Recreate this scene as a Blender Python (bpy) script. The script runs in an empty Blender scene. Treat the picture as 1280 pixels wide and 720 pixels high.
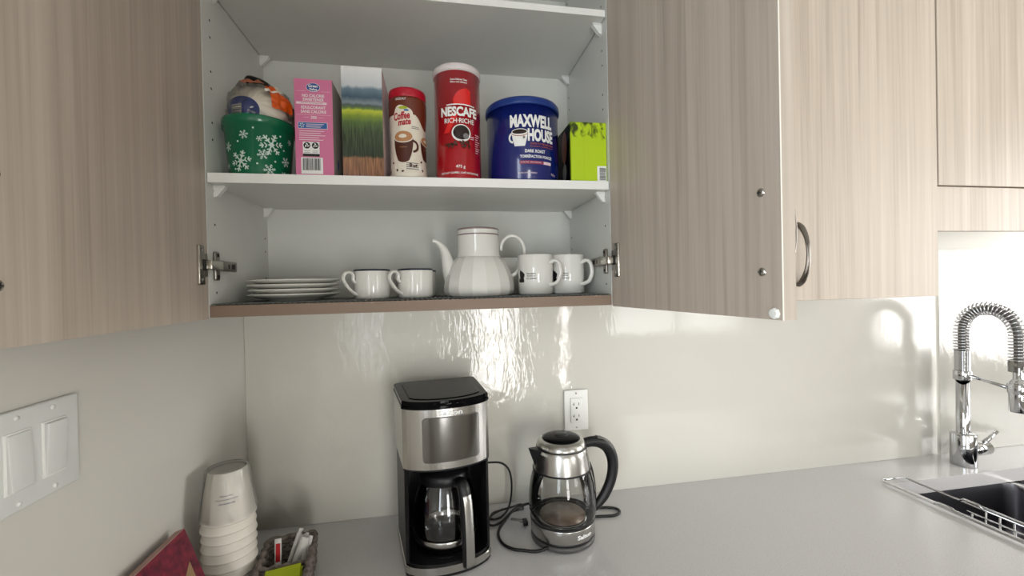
import bpy, bmesh, math, random
from mathutils import Vector, Matrix, noise
random.seed(7)
PI = math.pi
SC = bpy.context.scene
COL = SC.collection

# ------------------------------------------------------------------ camera
def make_camera():
    f, cx, cy, cz, yaw, pitch, roll = 529.5, .4771, -1.1567, .6035, -.1744, -.0084, -.0219
    sy, cyw, sp, cp, sr, cr = math.sin(yaw), math.cos(yaw), math.sin(pitch), math.cos(pitch), math.sin(roll), math.cos(roll)
    fwd = Vector((-sy*cp, cyw*cp, sp)); right = Vector((cyw, sy, 0)); up = right.cross(fwd)
    r2 = cr*right + sr*up; u2 = -sr*right + cr*up
    cam = bpy.data.cameras.new('camera'); cam.sensor_width = 36; cam.lens = f/1280*36
    cam.clip_start = .02
    o = bpy.data.objects.new('camera', cam); COL.objects.link(o)
    m = Matrix((r2, u2, -fwd)).transposed().to_4x4(); m.translation = Vector((cx, cy, cz))
    o.matrix_world = m; SC.camera = o
make_camera()

# ------------------------------------------------------------------ light and exposure
SC.view_settings.view_transform = 'Standard'
SC.view_settings.look = 'None'
SC.view_settings.gamma = 1
SC.view_settings.use_curve_mapping = False
SC.view_settings.exposure = 0.0
W = bpy.data.worlds.new('daylight'); SC.world = W; W.use_nodes = True
W.node_tree.nodes['Background'].inputs[0].default_value = (.93, .97, 1, 1)
W.node_tree.nodes['Background'].inputs[1].default_value = 1.0
ROOM_Y = -2.35      # wall behind the camera
WINDOWS = [         # openings of that wall: x0, x1, z0, z1, radiance of the daylight outside
    (.74, 1.10, -.32, .60, 14.0),
    (1.51, 1.57, -.32, .60, 70.0),
    (1.95, 3.30, .12, 1.30, 4.5)]
LEFT_WINDOW = (-2.25, -1.45, .0, 1.20, 10.0)     # y0, y1, z0, z1, radiance
ADDED_RIGHT_WINDOW = (-1.45, -.45, .10, 1.20, 11.0)  # unseen opening, added to brighten the right side
RX = 3.6
def daylight(x0, x1, z0, z1, L):
    l = bpy.data.lights.new('window_daylight', 'AREA'); l.shape = 'RECTANGLE'
    l.size = x1-x0; l.size_y = z1-z0; l.energy = L*PI*(x1-x0)*(z1-z0); l.color = (1, .99, .97)
    o = bpy.data.objects.new('window_daylight', l); COL.objects.link(o)
    o.location = ((x0+x1)/2, ROOM_Y-.13, (z0+z1)/2); o.rotation_euler = (PI/2, 0, 0)
for w_ in WINDOWS: daylight(*w_)
def side_daylight(x, sx, y0, y1, z0, z1, L, color):
    l = bpy.data.lights.new('window_daylight', 'AREA'); l.shape = 'RECTANGLE'
    l.size = z1-z0; l.size_y = y1-y0; l.energy = L*PI*(y1-y0)*(z1-z0); l.color = color
    o = bpy.data.objects.new('window_daylight', l); COL.objects.link(o)
    o.location = (x, (y0+y1)/2, (z0+z1)/2); o.rotation_euler = (0, -sx*PI/2, 0)
side_daylight(-.13, 1, *LEFT_WINDOW, (.82, .91, 1))
side_daylight(RX+.13, -1, *ADDED_RIGHT_WINDOW, (1, .99, .97))  # fill light of the added right-hand opening
# ------------------------------------------------------------------ materials
def srgb(h):
    h = h.lstrip('#'); c = [int(h[i:i+2], 16)/255 for i in (0, 2, 4)]
    return tuple(((x/12.92) if x <= .04045 else ((x+.055)/1.055)**2.4) for x in c) + (1,)
MATS = {}
def mat(name, color='#cccccc', rough=.5, metal=0, spec=.5, coat=0, trans=0, ior=1.45, emis=None, noise_amt=0, noise_scale=20, bump=0, bump_scale=80, stretch=(1, 1, 1), color2=None):
    m = bpy.data.materials.new(name); m.use_nodes = True; nt = m.node_tree; b = nt.nodes['Principled BSDF']
    c = srgb(color) if isinstance(color, str) else color
    b.inputs['Base Color'].default_value = c; b.inputs['Roughness'].default_value = rough
    b.inputs['Metallic'].default_value = metal; b.inputs['Specular IOR Level'].default_value = spec
    b.inputs['Coat Weight'].default_value = coat; b.inputs['Coat Roughness'].default_value = .03
    b.inputs['Transmission Weight'].default_value = trans; b.inputs['IOR'].default_value = ior
    tc = nt.nodes.new('ShaderNodeTexCoord'); mp = nt.nodes.new('ShaderNodeMapping'); mp.inputs['Scale'].default_value = stretch
    nt.links.new(tc.outputs['Object'], mp.inputs['Vector'])
    n = nt.nodes.new('ShaderNodeTexNoise'); n.inputs['Scale'].default_value = noise_scale; n.inputs['Detail'].default_value = 6
    nt.links.new(mp.outputs[0], n.inputs['Vector'])
    r = nt.nodes.new('ShaderNodeValToRGB'); r.color_ramp.elements[0].position = .3; r.color_ramp.elements[1].position = .7
    c2 = srgb(color2) if color2 else tuple(x*(1-max(noise_amt, .03)) for x in c[:3])+(1,)
    r.color_ramp.elements[0].color = c2; r.color_ramp.elements[1].color = c
    nt.links.new(n.outputs['Fac'], r.inputs[0]); nt.links.new(r.outputs[0], b.inputs['Base Color'])
    if bump:
        n2 = nt.nodes.new('ShaderNodeTexNoise'); n2.inputs['Scale'].default_value = bump_scale; n2.inputs['Detail'].default_value = 4
        nt.links.new(mp.outputs[0], n2.inputs['Vector'])
        bp = nt.nodes.new('ShaderNodeBump'); bp.inputs['Strength'].default_value = bump; bp.inputs['Distance'].default_value = .002
        nt.links.new(n2.outputs['Fac'], bp.inputs['Height']); nt.links.new(bp.outputs[0], b.inputs['Normal'])
    MATS[name] = m; return m

def wood(name, light, dark, mid):
    m = bpy.data.materials.new(name); m.use_nodes = True; nt = m.node_tree; b = nt.nodes['Principled BSDF']
    tc = nt.nodes.new('ShaderNodeTexCoord')
    def layer(sc, zs, detail, dist=0):
        mp = nt.nodes.new('ShaderNodeMapping'); mp.inputs['Scale'].default_value = (sc, sc, zs)
        nt.links.new(tc.outputs['Object'], mp.inputs['Vector'])
        n = nt.nodes.new('ShaderNodeTexNoise'); n.inputs['Scale'].default_value = 1; n.inputs['Detail'].default_value = detail
        n.inputs['Distortion'].default_value = dist; n.inputs['Roughness'].default_value = .6
        nt.links.new(mp.outputs[0], n.inputs['Vector']); return n
    a = layer(22, .7, 3, .3); f = layer(150, 2.2, 6, .2); g = layer(60, 1.1, 4, .4)
    ra = nt.nodes.new('ShaderNodeValToRGB'); e = ra.color_ramp.elements
    e[0].position = .34; e[0].color = srgb(dark); e[1].position = .66; e[1].color = srgb(light)
    q = e.new(.5); q.color = srgb(mid)
    mx = nt.nodes.new('ShaderNodeMix'); mx.data_type = 'FLOAT'; mx.inputs[0].default_value = .5
    nt.links.new(a.outputs['Fac'], mx.inputs[2]); nt.links.new(g.outputs['Fac'], mx.inputs[3])
    mx2 = nt.nodes.new('ShaderNodeMix'); mx2.data_type = 'FLOAT'; mx2.inputs[0].default_value = .33
    nt.links.new(mx.outputs[0], mx2.inputs[2]); nt.links.new(f.outputs['Fac'], mx2.inputs[3])
    nt.links.new(mx2.outputs[0], ra.inputs[0]); nt.links.new(ra.outputs[0], b.inputs['Base Color'])
    b.inputs['Roughness'].default_value = .42; b.inputs['Specular IOR Level'].default_value = .35
    bp = nt.nodes.new('ShaderNodeBump'); bp.inputs['Strength'].default_value = .12; bp.inputs['Distance'].default_value = .001
    nt.links.new(f.outputs['Fac'], bp.inputs['Height']); nt.links.new(bp.outputs[0], b.inputs['Normal'])
    MATS[name] = m; return m

def thin_clear(name, tint=(1, 1, 1), boost=1.0, rough=.02, bump=0, bump_scale=(20, 20, 8), haze=0, base=0.04):
    """clear sheet: straight-through transparency plus a Fresnel reflection, with optional wrinkles"""
    m = bpy.data.materials.new(name); m.use_nodes = True; nt = m.node_tree
    for n in list(nt.nodes): nt.nodes.remove(n)
    out = nt.nodes.new('ShaderNodeOutputMaterial'); t = nt.nodes.new('ShaderNodeBsdfTransparent'); t.inputs[0].default_value = tint+(1,)
    g = nt.nodes.new('ShaderNodeBsdfGlossy'); g.inputs['Roughness'].default_value = rough
    fr = nt.nodes.new('ShaderNodeFresnel'); fr.inputs[0].default_value = 1.45
    mu = nt.nodes.new('ShaderNodeMath'); mu.operation = 'MULTIPLY'; mu.inputs[1].default_value = boost; mu.use_clamp = True
    mix = nt.nodes.new('ShaderNodeMixShader')
    nt.links.new(fr.outputs[0], mu.inputs[0]); nt.links.new(mu.outputs[0], mix.inputs[0])
    last = t
    if haze:
        d = nt.nodes.new('ShaderNodeBsdfDiffuse'); d.inputs[0].default_value = (.85, .85, .83, 1)
        h = nt.nodes.new('ShaderNodeMixShader'); h.inputs[0].default_value = haze
        nt.links.new(t.outputs[0], h.inputs[1]); nt.links.new(d.outputs[0], h.inputs[2]); last = h
    nt.links.new(last.outputs[0], mix.inputs[1]); nt.links.new(g.outputs[0], mix.inputs[2]); nt.links.new(mix.outputs[0], out.inputs[0])
    if bump:
        tc = nt.nodes.new('ShaderNodeTexCoord'); mp = nt.nodes.new('ShaderNodeMapping'); mp.inputs['Scale'].default_value = bump_scale
        nt.links.new(tc.outputs['Object'], mp.inputs[0])
        n = nt.nodes.new('ShaderNodeTexNoise'); n.inputs['Scale'].default_value = 1; n.inputs['Detail'].default_value = 3; n.inputs['Distortion'].default_value = 1.2
        nt.links.new(mp.outputs[0], n.inputs['Vector'])
        bp = nt.nodes.new('ShaderNodeBump'); bp.inputs['Strength'].default_value = 1; bp.inputs['Distance'].default_value = bump
        nt.links.new(n.outputs['Fac'], bp.inputs['Height'])
        nt.links.new(bp.outputs[0], g.inputs['Normal'])
    MATS[name] = m; return m

M = MATS
def fade_film():
    # drawn tighter right of the loosest stretch
    nt = M['film'].node_tree; tc = nt.nodes.new('ShaderNodeTexCoord'); sp = nt.nodes.new('ShaderNodeSeparateXYZ'); nt.links.new(tc.outputs['Object'], sp.inputs[0])
    mr = nt.nodes.new('ShaderNodeMapRange'); mr.inputs[1].default_value = .73; mr.inputs[2].default_value = .78; mr.inputs[3].default_value = 1; mr.inputs[4].default_value = .22
    nt.links.new(sp.outputs[0], mr.inputs[0]); nt.links.new(mr.outputs[0], [n for n in nt.nodes if n.type == 'BUMP'][0].inputs['Strength'])

    # reflections blur rightward, and a pale haze rises there to brighten the wall
    nt = M['film'].node_tree; tc = nt.nodes.new('ShaderNodeTexCoord'); sp = nt.nodes.new('ShaderNodeSeparateXYZ'); nt.links.new(tc.outputs['Object'], sp.inputs[0])
    for node, inp, a, b in (([n for n in nt.nodes if n.type == 'BSDF_GLOSSY'][0], 'Roughness', .03, .14), ([n for n in nt.nodes if n.type == 'MIX_SHADER' and n.inputs[0].default_value < .1][0], 0, .04, .15)):
        mr = nt.nodes.new('ShaderNodeMapRange'); mr.inputs[1].default_value = .85; mr.inputs[2].default_value = 1.5; mr.inputs[3].default_value = a; mr.inputs[4].default_value = b
        nt.links.new(sp.outputs[0], mr.inputs[0]); nt.links.new(mr.outputs[0], node.inputs[inp])
mat('wall_paint_lit', '#e6e2d8', .5, noise_amt=.02, noise_scale=3)  # back wall: same paint, lightened to stand in for stronger light
mat('wall_paint_shaded', '#cdc9c1', .6, noise_amt=.03, noise_scale=3, bump=.04, bump_scale=220)  # left wall: paint toned down to stand in for its shade
mat('ceiling_paint', '#dedbd4', .8); mat('floor_tile', '#8d857a', .4, noise_amt=.2, noise_scale=6)
mat('room_paint', '#b9b4aa', .8)
wood('oak_laminate', '#c8bbad', '#a29486', '#b8ab9d')
mat('melamine', '#dcdcd6', .35, noise_amt=.02, bump=.02, bump_scale=400)
mat('shelf_edge', '#efeeea', .3); mat('edge_band', '#85705f', .45)
mat('pale_edge', '#e8e2d6', .3)
mat('hole', '#2a2826', .8); mat('clip_plastic', '#e9e9e4', .3)
mat('nickel', '#8d8881', .28, 1); mat('nickel_bright', '#c9c4bb', .22, 1); mat('handle_steel', '#76706a', .25, 1)
mat('chrome', '#c9cacc', .07, 1); mat('steel', '#bfbdb9', .24, 1, bump=.03, bump_scale=300, stretch=(1, 1, 20))
mat('sink_steel', '#77767a', .3, 1, bump=.03, bump_scale=200)
mat('steel_dark', '#8b8987', .16, 1)
mat('screw', '#b5b2ac', .25, 1)
mat('black_gloss', '#0b0b0c', .08, spec=.08); mat('black_plastic', '#101012', .38); mat('black_rubber', '#0d0d0e', .45)
mat('gray_plastic', '#6a6864', .4)
mat('base_gray', '#4f4d4b', .35)
mat('porcelain', '#e9e7e0', .08, coat=.6); mat('porcelain_gray', '#d9d8d0', .08, coat=.6); mat('rim_blue', '#1c2333', .2); mat('rim_mauve', '#8c7777', .3)
mat('print_black', '#1b1b1d', .5); mat('print_white', '#efefec', .4); mat('print_gray', '#7b7b7b', .5)
mat('plate_white', '#ecebe6', .35); mat('switch_white', '#d9dad6', .3)
mat('green_plastic', '#0b6a47', .25, coat=.4); mat('snow', '#cfe3d8', .4)
mat('pink_card', '#d4769c', .45); mat('pink_dark', '#8e2f4e', .5); mat('blue_logo', '#2b4b8f', .4); mat('blue_pill', '#2f62a4', .4); mat('pale_pink', '#f0d9df', .4)
mat('card_gray', '#a59c93', .6); mat('card_white', '#e5e2de', .5); mat('terracotta', '#a7644a', .55); mat('dark_inside', '#3a1c26', .8)
mat('red_label', '#a80f1c', .22, coat=.5); mat('red_bright', '#dd1f1c', .25, coat=.4); mat('red_cap', '#b3122a', .3); mat('lid_clear', '#dcd3d2', .25)
mat('brown_label', '#6b2e1c', .3, coat=.3); mat('cream_label', '#e8dfce', .3, coat=.3, noise_amt=.08, noise_scale=40); mat('brown_mug', '#4e2519', .3); mat('latte', '#b98358', .4); mat('dark_coffee', '#25130d', .15)
mat('navy', '#12206b', .2, coat=.5); mat('navy_lid', '#1d3a82', .28); mat('orange_text', '#b0562f', .4); mat('white_gloss', '#f2f2f0', .25)
mat('silver_rim', '#cfccc8', .25, 1)
mat('orange_print', '#dd5a14', .3); mat('filter_paper', '#ece3d2', .75); mat('filter_blue', '#17337f', .35)
mat('foam', '#ddd7cb', .5, bump=.03); mat('cup_print', '#5b5b78', .6)
mat('basket', '#857a71', .8, color2='#57504a', noise_amt=.3, noise_scale=90, bump=.5, bump_scale=300)
mat('lime_packet', '#a6b51c', .45); mat('paper_white', '#d9d6d0', .55); mat('packet_red', '#b81f22', .5)
mat('tea_red', '#85263a', .5, color2='#4b1426', noise_scale=75, noise_amt=.5); mat('tea_side', '#a9857c', .6); mat('tan', '#9b7f5c', .6); mat('purple', '#6d6597', .6, bump=.6, bump_scale=60)
mat('lime_card', '#b4cf1f', .4); mat('quartz', '#c3c1c0', .18, color2='#aeacab', noise_scale=500, noise_amt=.08)
mat('mat_gray', '#5f605d', .7); mat('coffee_stain', '#5a463a', .3, .2, color2='#7c6a59', noise_scale=35)
mat('sign_blue', '#2a4da0', .4)

# speckled quartz
def quartz():
    m = M['quartz']; nt = m.node_tree; b = nt.nodes['Principled BSDF']; b.inputs['Roughness'].default_value = .2
    ramp = [n for n in nt.nodes if n.type == 'VALTORGB'][0]; ramp.color_ramp.elements[0].position = .36; ramp.color_ramp.elements[1].position = .46
quartz()
# lime carton with dark smudges printed on its top half
def lime():
    m = M['lime_card']; nt = m.node_tree; n = [x for x in nt.nodes if x.type == 'TEX_NOISE'][0]; n.inputs['Scale'].default_value = 1; n.inputs['Distortion'].default_value = .6
    mp = [x for x in nt.nodes if x.type == 'MAPPING'][0]; mp.inputs['Scale'].default_value = (70, 70, 45)
    r = [x for x in nt.nodes if x.type == 'VALTORGB'][0]
    sep = nt.nodes.new('ShaderNodeSeparateXYZ'); tc = [x for x in nt.nodes if x.type == 'TEX_COORD'][0]; nt.links.new(tc.outputs['Object'], sep.inputs[0])
    mr = nt.nodes.new('ShaderNodeMapRange'); mr.inputs[1].default_value = .05; mr.inputs[2].default_value = .125; mr.inputs[3].default_value = .35; mr.inputs[4].default_value = -.06
    nt.links.new(sep.outputs[2], mr.inputs[0]); ad = nt.nodes.new('ShaderNodeMath'); ad.operation = 'ADD'
    nt.links.new(n.outputs['Fac'], ad.inputs[0]); nt.links.new(mr.outputs[0], ad.inputs[1]); nt.links.new(ad.outputs[0], r.inputs[0])
    r.color_ramp.elements[0].position = .40; r.color_ramp.elements[0].color = srgb('#33420f'); r.color_ramp.elements[1].position = .55; r.color_ramp.elements[1].color = srgb('#b4cf1f')
lime()
# carton printed with a landscape photograph: bands by height, grass blades below
def landscape():
    m = bpy.data.materials.new('landscape_print'); m.use_nodes = True; nt = m.node_tree; b = nt.nodes['Principled BSDF']; b.inputs['Roughness'].default_value = .22
    tc = nt.nodes.new('ShaderNodeTexCoord'); sep = nt.nodes.new('ShaderNodeSeparateXYZ'); nt.links.new(tc.outputs['Object'], sep.inputs[0])
    mp = nt.nodes.new('ShaderNodeMapping'); mp.inputs['Scale'].default_value = (60, 60, 26); nt.links.new(tc.outputs['Object'], mp.inputs[0])
    n = nt.nodes.new('ShaderNodeTexNoise'); n.inputs['Scale'].default_value = 1; n.inputs['Detail'].default_value = 5; nt.links.new(mp.outputs[0], n.inputs['Vector'])
    ma = nt.nodes.new('ShaderNodeMath'); ma.operation = 'MULTIPLY_ADD'; ma.inputs[1].default_value = .06; nt.links.new(n.outputs['Fac'], ma.inputs[0])
    dv = nt.nodes.new('ShaderNodeMath'); dv.operation = 'MULTIPLY_ADD'; dv.inputs[1].default_value = 1/.218; dv.inputs[2].default_value = -.03
    nt.links.new(sep.outputs[2], dv.inputs[0]); nt.links.new(dv.outputs[0], ma.inputs[2])
    r = nt.nodes.new('ShaderNodeValToRGB'); cr = r.color_ramp
    stops = [(0, '#8d5a45'), (.17, '#9a6a52'), (.19, '#323b2c'), (.3, '#3c4733'), (.42, '#46543a'), (.5, '#566c38'), (.55, '#7d9430'), (.60, '#bcc437'), (.62, '#5f7a3a'), (.645, '#4a5550'), (.67, '#7c8991'), (.72, '#3c5363'), (.79, '#687d8b'), (.82, '#c4c9cd'), (1, '#e4e2e0')]
    cr.elements[0].position = 0; cr.elements[0].color = srgb(stops[0][1]); cr.elements[1].position = 1; cr.elements[1].color = srgb(stops[-1][1])
    for p, c in stops[1:-1]: e = cr.elements.new(p); e.color = srgb(c)
    nt.links.new(ma.outputs[0], r.inputs[0])
    mp2 = nt.nodes.new('ShaderNodeMapping'); mp2.inputs['Scale'].default_value = (420, 420, 25); mp2.inputs['Rotation'].default_value = (0, .2, 0); nt.links.new(tc.outputs['Object'], mp2.inputs[0])
    g = nt.nodes.new('ShaderNodeTexNoise'); g.inputs['Scale'].default_value = 1; nt.links.new(mp2.outputs[0], g.inputs['Vector'])
    mr = nt.nodes.new('ShaderNodeMapRange'); mr.inputs[1].default_value = .12; mr.inputs[2].default_value = .09; mr.inputs[3].default_value = 0; mr.inputs[4].default_value = .8
    nt.links.new(sep.outputs[2], mr.inputs[0])
    gr = nt.nodes.new('ShaderNodeValToRGB'); gr.color_ramp.elements[0].position = .35; gr.color_ramp.elements[1].position = .65; gr.color_ramp.elements[0].color = (.25, .3, .2, 1); gr.color_ramp.elements[1].color = (1.3, 1.4, 1.1, 1)
    nt.links.new(g.outputs['Fac'], gr.inputs[0])
    mx = nt.nodes.new('ShaderNodeMix'); mx.data_type = 'RGBA'; mx.blend_type = 'MULTIPLY'
    nt.links.new(mr.outputs[0], mx.inputs[0]); nt.links.new(r.outputs[0], mx.inputs[6]); nt.links.new(gr.outputs[0], mx.inputs[7]); nt.links.new(mx.outputs[2], b.inputs['Base Color'])
    M['landscape_print'] = m
landscape()
def stripes(name, c1, c2, scale, rot):
    m = bpy.data.materials.new(name); m.use_nodes = True; nt = m.node_tree; b = nt.nodes['Principled BSDF']
    tc = nt.nodes.new('ShaderNodeTexCoord'); mp = nt.nodes.new('ShaderNodeMapping'); mp.inputs['Rotation'].default_value = rot; nt.links.new(tc.outputs['Object'], mp.inputs[0])
    w = nt.nodes.new('ShaderNodeTexWave'); w.inputs['Scale'].default_value = scale; nt.links.new(mp.outputs[0], w.inputs['Vector'])
    r = nt.nodes.new('ShaderNodeValToRGB'); r.color_ramp.interpolation = 'CONSTANT'; r.color_ramp.elements[0].color = srgb(c1); r.color_ramp.elements[1].color = srgb(c2); r.color_ramp.elements[1].position = .6
    nt.links.new(w.outputs['Fac'], r.inputs[0]); nt.links.new(r.outputs[0], b.inputs['Base Color']); M[name] = m
stripes('striped_card', '#dcd2ce', '#b5697a', 30, (0, 0, PI/2))
thin_clear('film', boost=2.0, rough=.03, bump=.0008, bump_scale=(58, 58, 22), haze=.04)
fade_film()
thin_clear('film_dull', boost=1.3, rough=.13, bump=.0012, bump_scale=(40, 40, 12), haze=.16)  # blurred reflection; haze mixed in as a pale veil that brightens
thin_clear('pane', boost=1.0)
thin_clear('jug_glass', tint=(.93, .94, .93), boost=1.6, rough=.01)
thin_clear('carafe_glass', tint=(.82, .82, .82), boost=3.2, rough=.01)
thin_clear('bag_film', tint=(.98, .97, .96), boost=1.8, rough=.05, bump=.0015, bump_scale=(60, 60, 60), haze=.02)
thin_clear('cup_bag', tint=(.98, .98, .98), boost=1.2, rough=.2, bump=.003, bump_scale=(60, 60, 20), haze=.10)

# ------------------------------------------------------------------ mesh building
class MB:
    """collects shapes, builds ONE mesh object"""
    def __init__(s): s.bm = bmesh.new(); s.mats = []; s.T = Matrix.Identity(4)
    def mi(s, m):
        m = M[m] if isinstance(m, str) else m
        if m not in s.mats: s.mats.append(m)
        return s.mats.index(m)
    def _faces(s, fs, m, smooth):
        i = s.mi(m)
        for f in fs: f.material_index = i; f.smooth = smooth
    def v(s, p): return s.bm.verts.new(s.T @ Vector(p))
    def box(s, x0, x1, y0, y1, z0, z1, m, bev=0, seg=2, smooth=None):
        x0, x1 = sorted((x0, x1)); y0, y1 = sorted((y0, y1)); z0, z1 = sorted((z0, z1))
        b = bmesh.new(); bmesh.ops.create_cube(b, size=1)
        for v in b.verts: v.co = Vector(((x0+x1)/2+v.co.x*(x1-x0), (y0+y1)/2+v.co.y*(y1-y0), (z0+z1)/2+v.co.z*(z1-z0)))
        if bev: bmesh.ops.bevel(b, geom=b.edges[:], offset=bev, segments=seg, affect='EDGES', profile=.5)
        s.merge(b, m, bool(bev) if smooth is None else smooth)
        return s
    def merge(s, b, m, smooth=False):
        mp = {}
        for v in b.verts: mp[v] = s.v(v.co)
        fs = []
        for f in b.faces:
            try: fs.append(s.bm.faces.new([mp[v] for v in f.verts]))
            except ValueError: pass
        s._faces(fs, m, smooth); b.free()
    def lathe(s, prof, m, c=(0, 0, 0), n=48, smooth=True, radial=None, mats=None):
        """prof: (r, z) from bottom to top, r=0 closes the surface"""
        rings = []
        for (r, z) in prof:
            if r < 1e-6: rings.append([s.v((c[0], c[1], c[2]+z))])
            else:
                row = []
                for k in range(n):
                    a = 2*PI*k/n; rr = r*(radial(a, z) if radial else 1)
                    row.append(s.v((c[0]+rr*math.cos(a), c[1]+rr*math.sin(a), c[2]+z)))
                rings.append(row)
        for j in range(len(rings)-1):
            A, B = rings[j], rings[j+1]; fs = []
            mm = mats[j] if mats else m
            for k in range(n):
                k2 = (k+1) % n
                if len(A) == 1 and len(B) == 1: continue
                if len(A) == 1: f = [A[0], B[k2], B[k]]
                elif len(B) == 1: f = [A[k], A[k2], B[0]]
                else: f = [A[k], A[k2], B[k2], B[k]]
                fs.append(s.bm.faces.new(f))
            s._faces(fs, mm, smooth)
        return s
    def tube(s, pts, r, m, n=10, flat=1.0, closed=False, up=None, sub=0):
        pts = [Vector(p) for p in pts]
        if sub: pts = spline(pts, sub, closed)
        N = len(pts); rs = r if isinstance(r, (list, tuple)) else [r]*N
        if len(rs) != N: rs = [rs[min(int(i*(len(rs)-1)/(N-1)), len(rs)-2)]*(1-((i*(len(rs)-1)/(N-1)) % 1 if i < N-1 else 1))+rs[min(int(i*(len(rs)-1)/(N-1))+1, len(rs)-1)]*((i*(len(rs)-1)/(N-1)) % 1 if i < N-1 else 1) for i in range(N)]
        rings = []; prev = None
        for i, p in enumerate(pts):
            if closed: t = (pts[(i+1) % N]-pts[i-1])
            else: t = pts[min(i+1, N-1)]-pts[max(i-1, 0)]
            t.normalize()
            if up is not None: a = Vector(up)-t*Vector(up).dot(t)
            elif prev is None: a = t.orthogonal()
            else: a = prev-t*prev.dot(t)
            if a.length < 1e-6: a = t.orthogonal()
            a.normalize(); prev = a; b = t.cross(a)
            rings.append([s.v(p+a*rs[i]*math.cos(2*PI*k/n)*flat+b*rs[i]*math.sin(2*PI*k/n)) for k in range(n)])
        fs = []
        for i in range(N if closed else N-1):
            A, B = rings[i], rings[(i+1) % N]
            for k in range(n): fs.append(s.bm.faces.new([A[k], A[(k+1) % n], B[(k+1) % n], B[k]]))
        if not closed:
            fs.append(s.bm.faces.new(rings[0][::-1])); fs.append(s.bm.faces.new(rings[-1]))
        s._faces(fs, m, True); return s
    def prism(s, out, z0, z1, m, smooth=False, bev=0, scale_top=1.0):
        b = bmesh.new(); cx = sum(p[0] for p in out)/len(out); cy = sum(p[1] for p in out)/len(out)
        lo = [b.verts.new((p[0], p[1], z0)) for p in out]; hi = [b.verts.new((cx+(p[0]-cx)*scale_top, cy+(p[1]-cy)*scale_top, z1)) for p in out]
        n = len(out)
        for k in range(n): b.faces.new([lo[k], lo[(k+1) % n], hi[(k+1) % n], hi[k]])
        cap = [b.faces.new(lo[::-1]), b.faces.new(hi)]
        if bev: bmesh.ops.bevel(b, geom=[e for f in cap for e in f.edges], offset=bev, segments=2, affect='EDGES', profile=.5)
        s.merge(b, m, smooth); return s
    def grid(s, nu, nv, fn, m, smooth=True, two=False):
        g = [[s.v(fn(i/nu, j/nv)) for i in range(nu+1)] for j in range(nv+1)]; fs = []
        for j in range(nv):
            for i in range(nu): fs.append(s.bm.faces.new([g[j][i], g[j][i+1], g[j+1][i+1], g[j+1][i]]))
        s._faces(fs, m, smooth); return s
    def rect(s, u0, u1, v0, v1, mp, m, nu=6, nv=2):
        return s.grid(nu, nv, lambda a, b: mp(u0+(u1-u0)*a, v0+(v1-v0)*b), m)
    def ell(s, cu, cv, ru, rv, mp, m, n=28, rings=3, rot=0, shape=None):
        c = s.v(mp(cu, cv)); prev = None; fs = []
        for j in range(1, rings+1):
            row = []
            for k in range(n):
                a = 2*PI*k/n; q = (shape(a) if shape else 1)*j/rings; x = ru*q*math.cos(a); y = rv*q*math.sin(a)
                row.append(s.v(mp(cu+x*math.cos(rot)-y*math.sin(rot), cv+x*math.sin(rot)+y*math.cos(rot))))
            for k in range(n):
                k2 = (k+1) % n
                fs.append(s.bm.faces.new([c, row[k], row[k2]] if prev is None else [prev[k], row[k], row[k2], prev[k2]]))
            prev = row
        s._faces(fs, m, True); return s
    def text(s, txt, cu, cv, h, mp, m, bold=0.0, width=None, rot=0, shear=0, extr=0):
        vs, fs = text_mesh(txt, bold, shear)
        if not vs: return s
        x0 = min(v[0] for v in vs); x1 = max(v[0] for v in vs); y0 = min(v[1] for v in vs); y1 = max(v[1] for v in vs)
        sy = h/(y1-y0); sx = (width/(x1-x0)) if width else sy
        new = []
        for v in vs:
            a = (v[0]-(x0+x1)/2)*sx; b = (v[1]-(y0+y1)/2)*sy
            new.append(s.v(mp(cu+a*math.cos(rot)-b*math.sin(rot), cv+a*math.sin(rot)+b*math.cos(rot))))
        out = []
        for f in fs:
            try: out.append(s.bm.faces.new([new[i] for i in f]))
            except ValueError: pass
        s._faces(out, m, False); return s
    def build(s, name, parent=None, loc=None, rot=None, keep_normals=False):
        if not keep_normals and len(s.bm.faces): bmesh.ops.recalc_face_normals(s.bm, faces=s.bm.faces)
        me = bpy.data.meshes.new(name); s.bm.to_mesh(me); s.bm.free()
        for m in s.mats: me.materials.append(m)
        o = bpy.data.objects.new(name, me); COL.objects.link(o)
        if parent is not None: o.parent = parent
        if loc is not None: o.location = loc
        if rot is not None: o.rotation_euler = rot
        return o

_tc = {}
def text_mesh(txt, bold, shear):
    k = (txt, bold, shear)
    if k in _tc: return _tc[k]
    cu = bpy.data.curves.new('t', 'FONT'); cu.body = txt; cu.offset = bold; cu.shear = shear; cu.resolution_u = 3
    o = bpy.data.objects.new('t', cu); COL.objects.link(o); bpy.context.view_layer.update()
    dg = bpy.context.evaluated_depsgraph_get(); me = o.evaluated_get(dg).to_mesh()
    vs = [tuple(v.co) for v in me.vertices]; fs = [tuple(p.vertices) for p in me.polygons]
    o.evaluated_get(dg).to_mesh_clear(); bpy.data.objects.remove(o); bpy.data.curves.remove(cu)
    _tc[k] = (vs, fs); return _tc[k]

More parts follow.
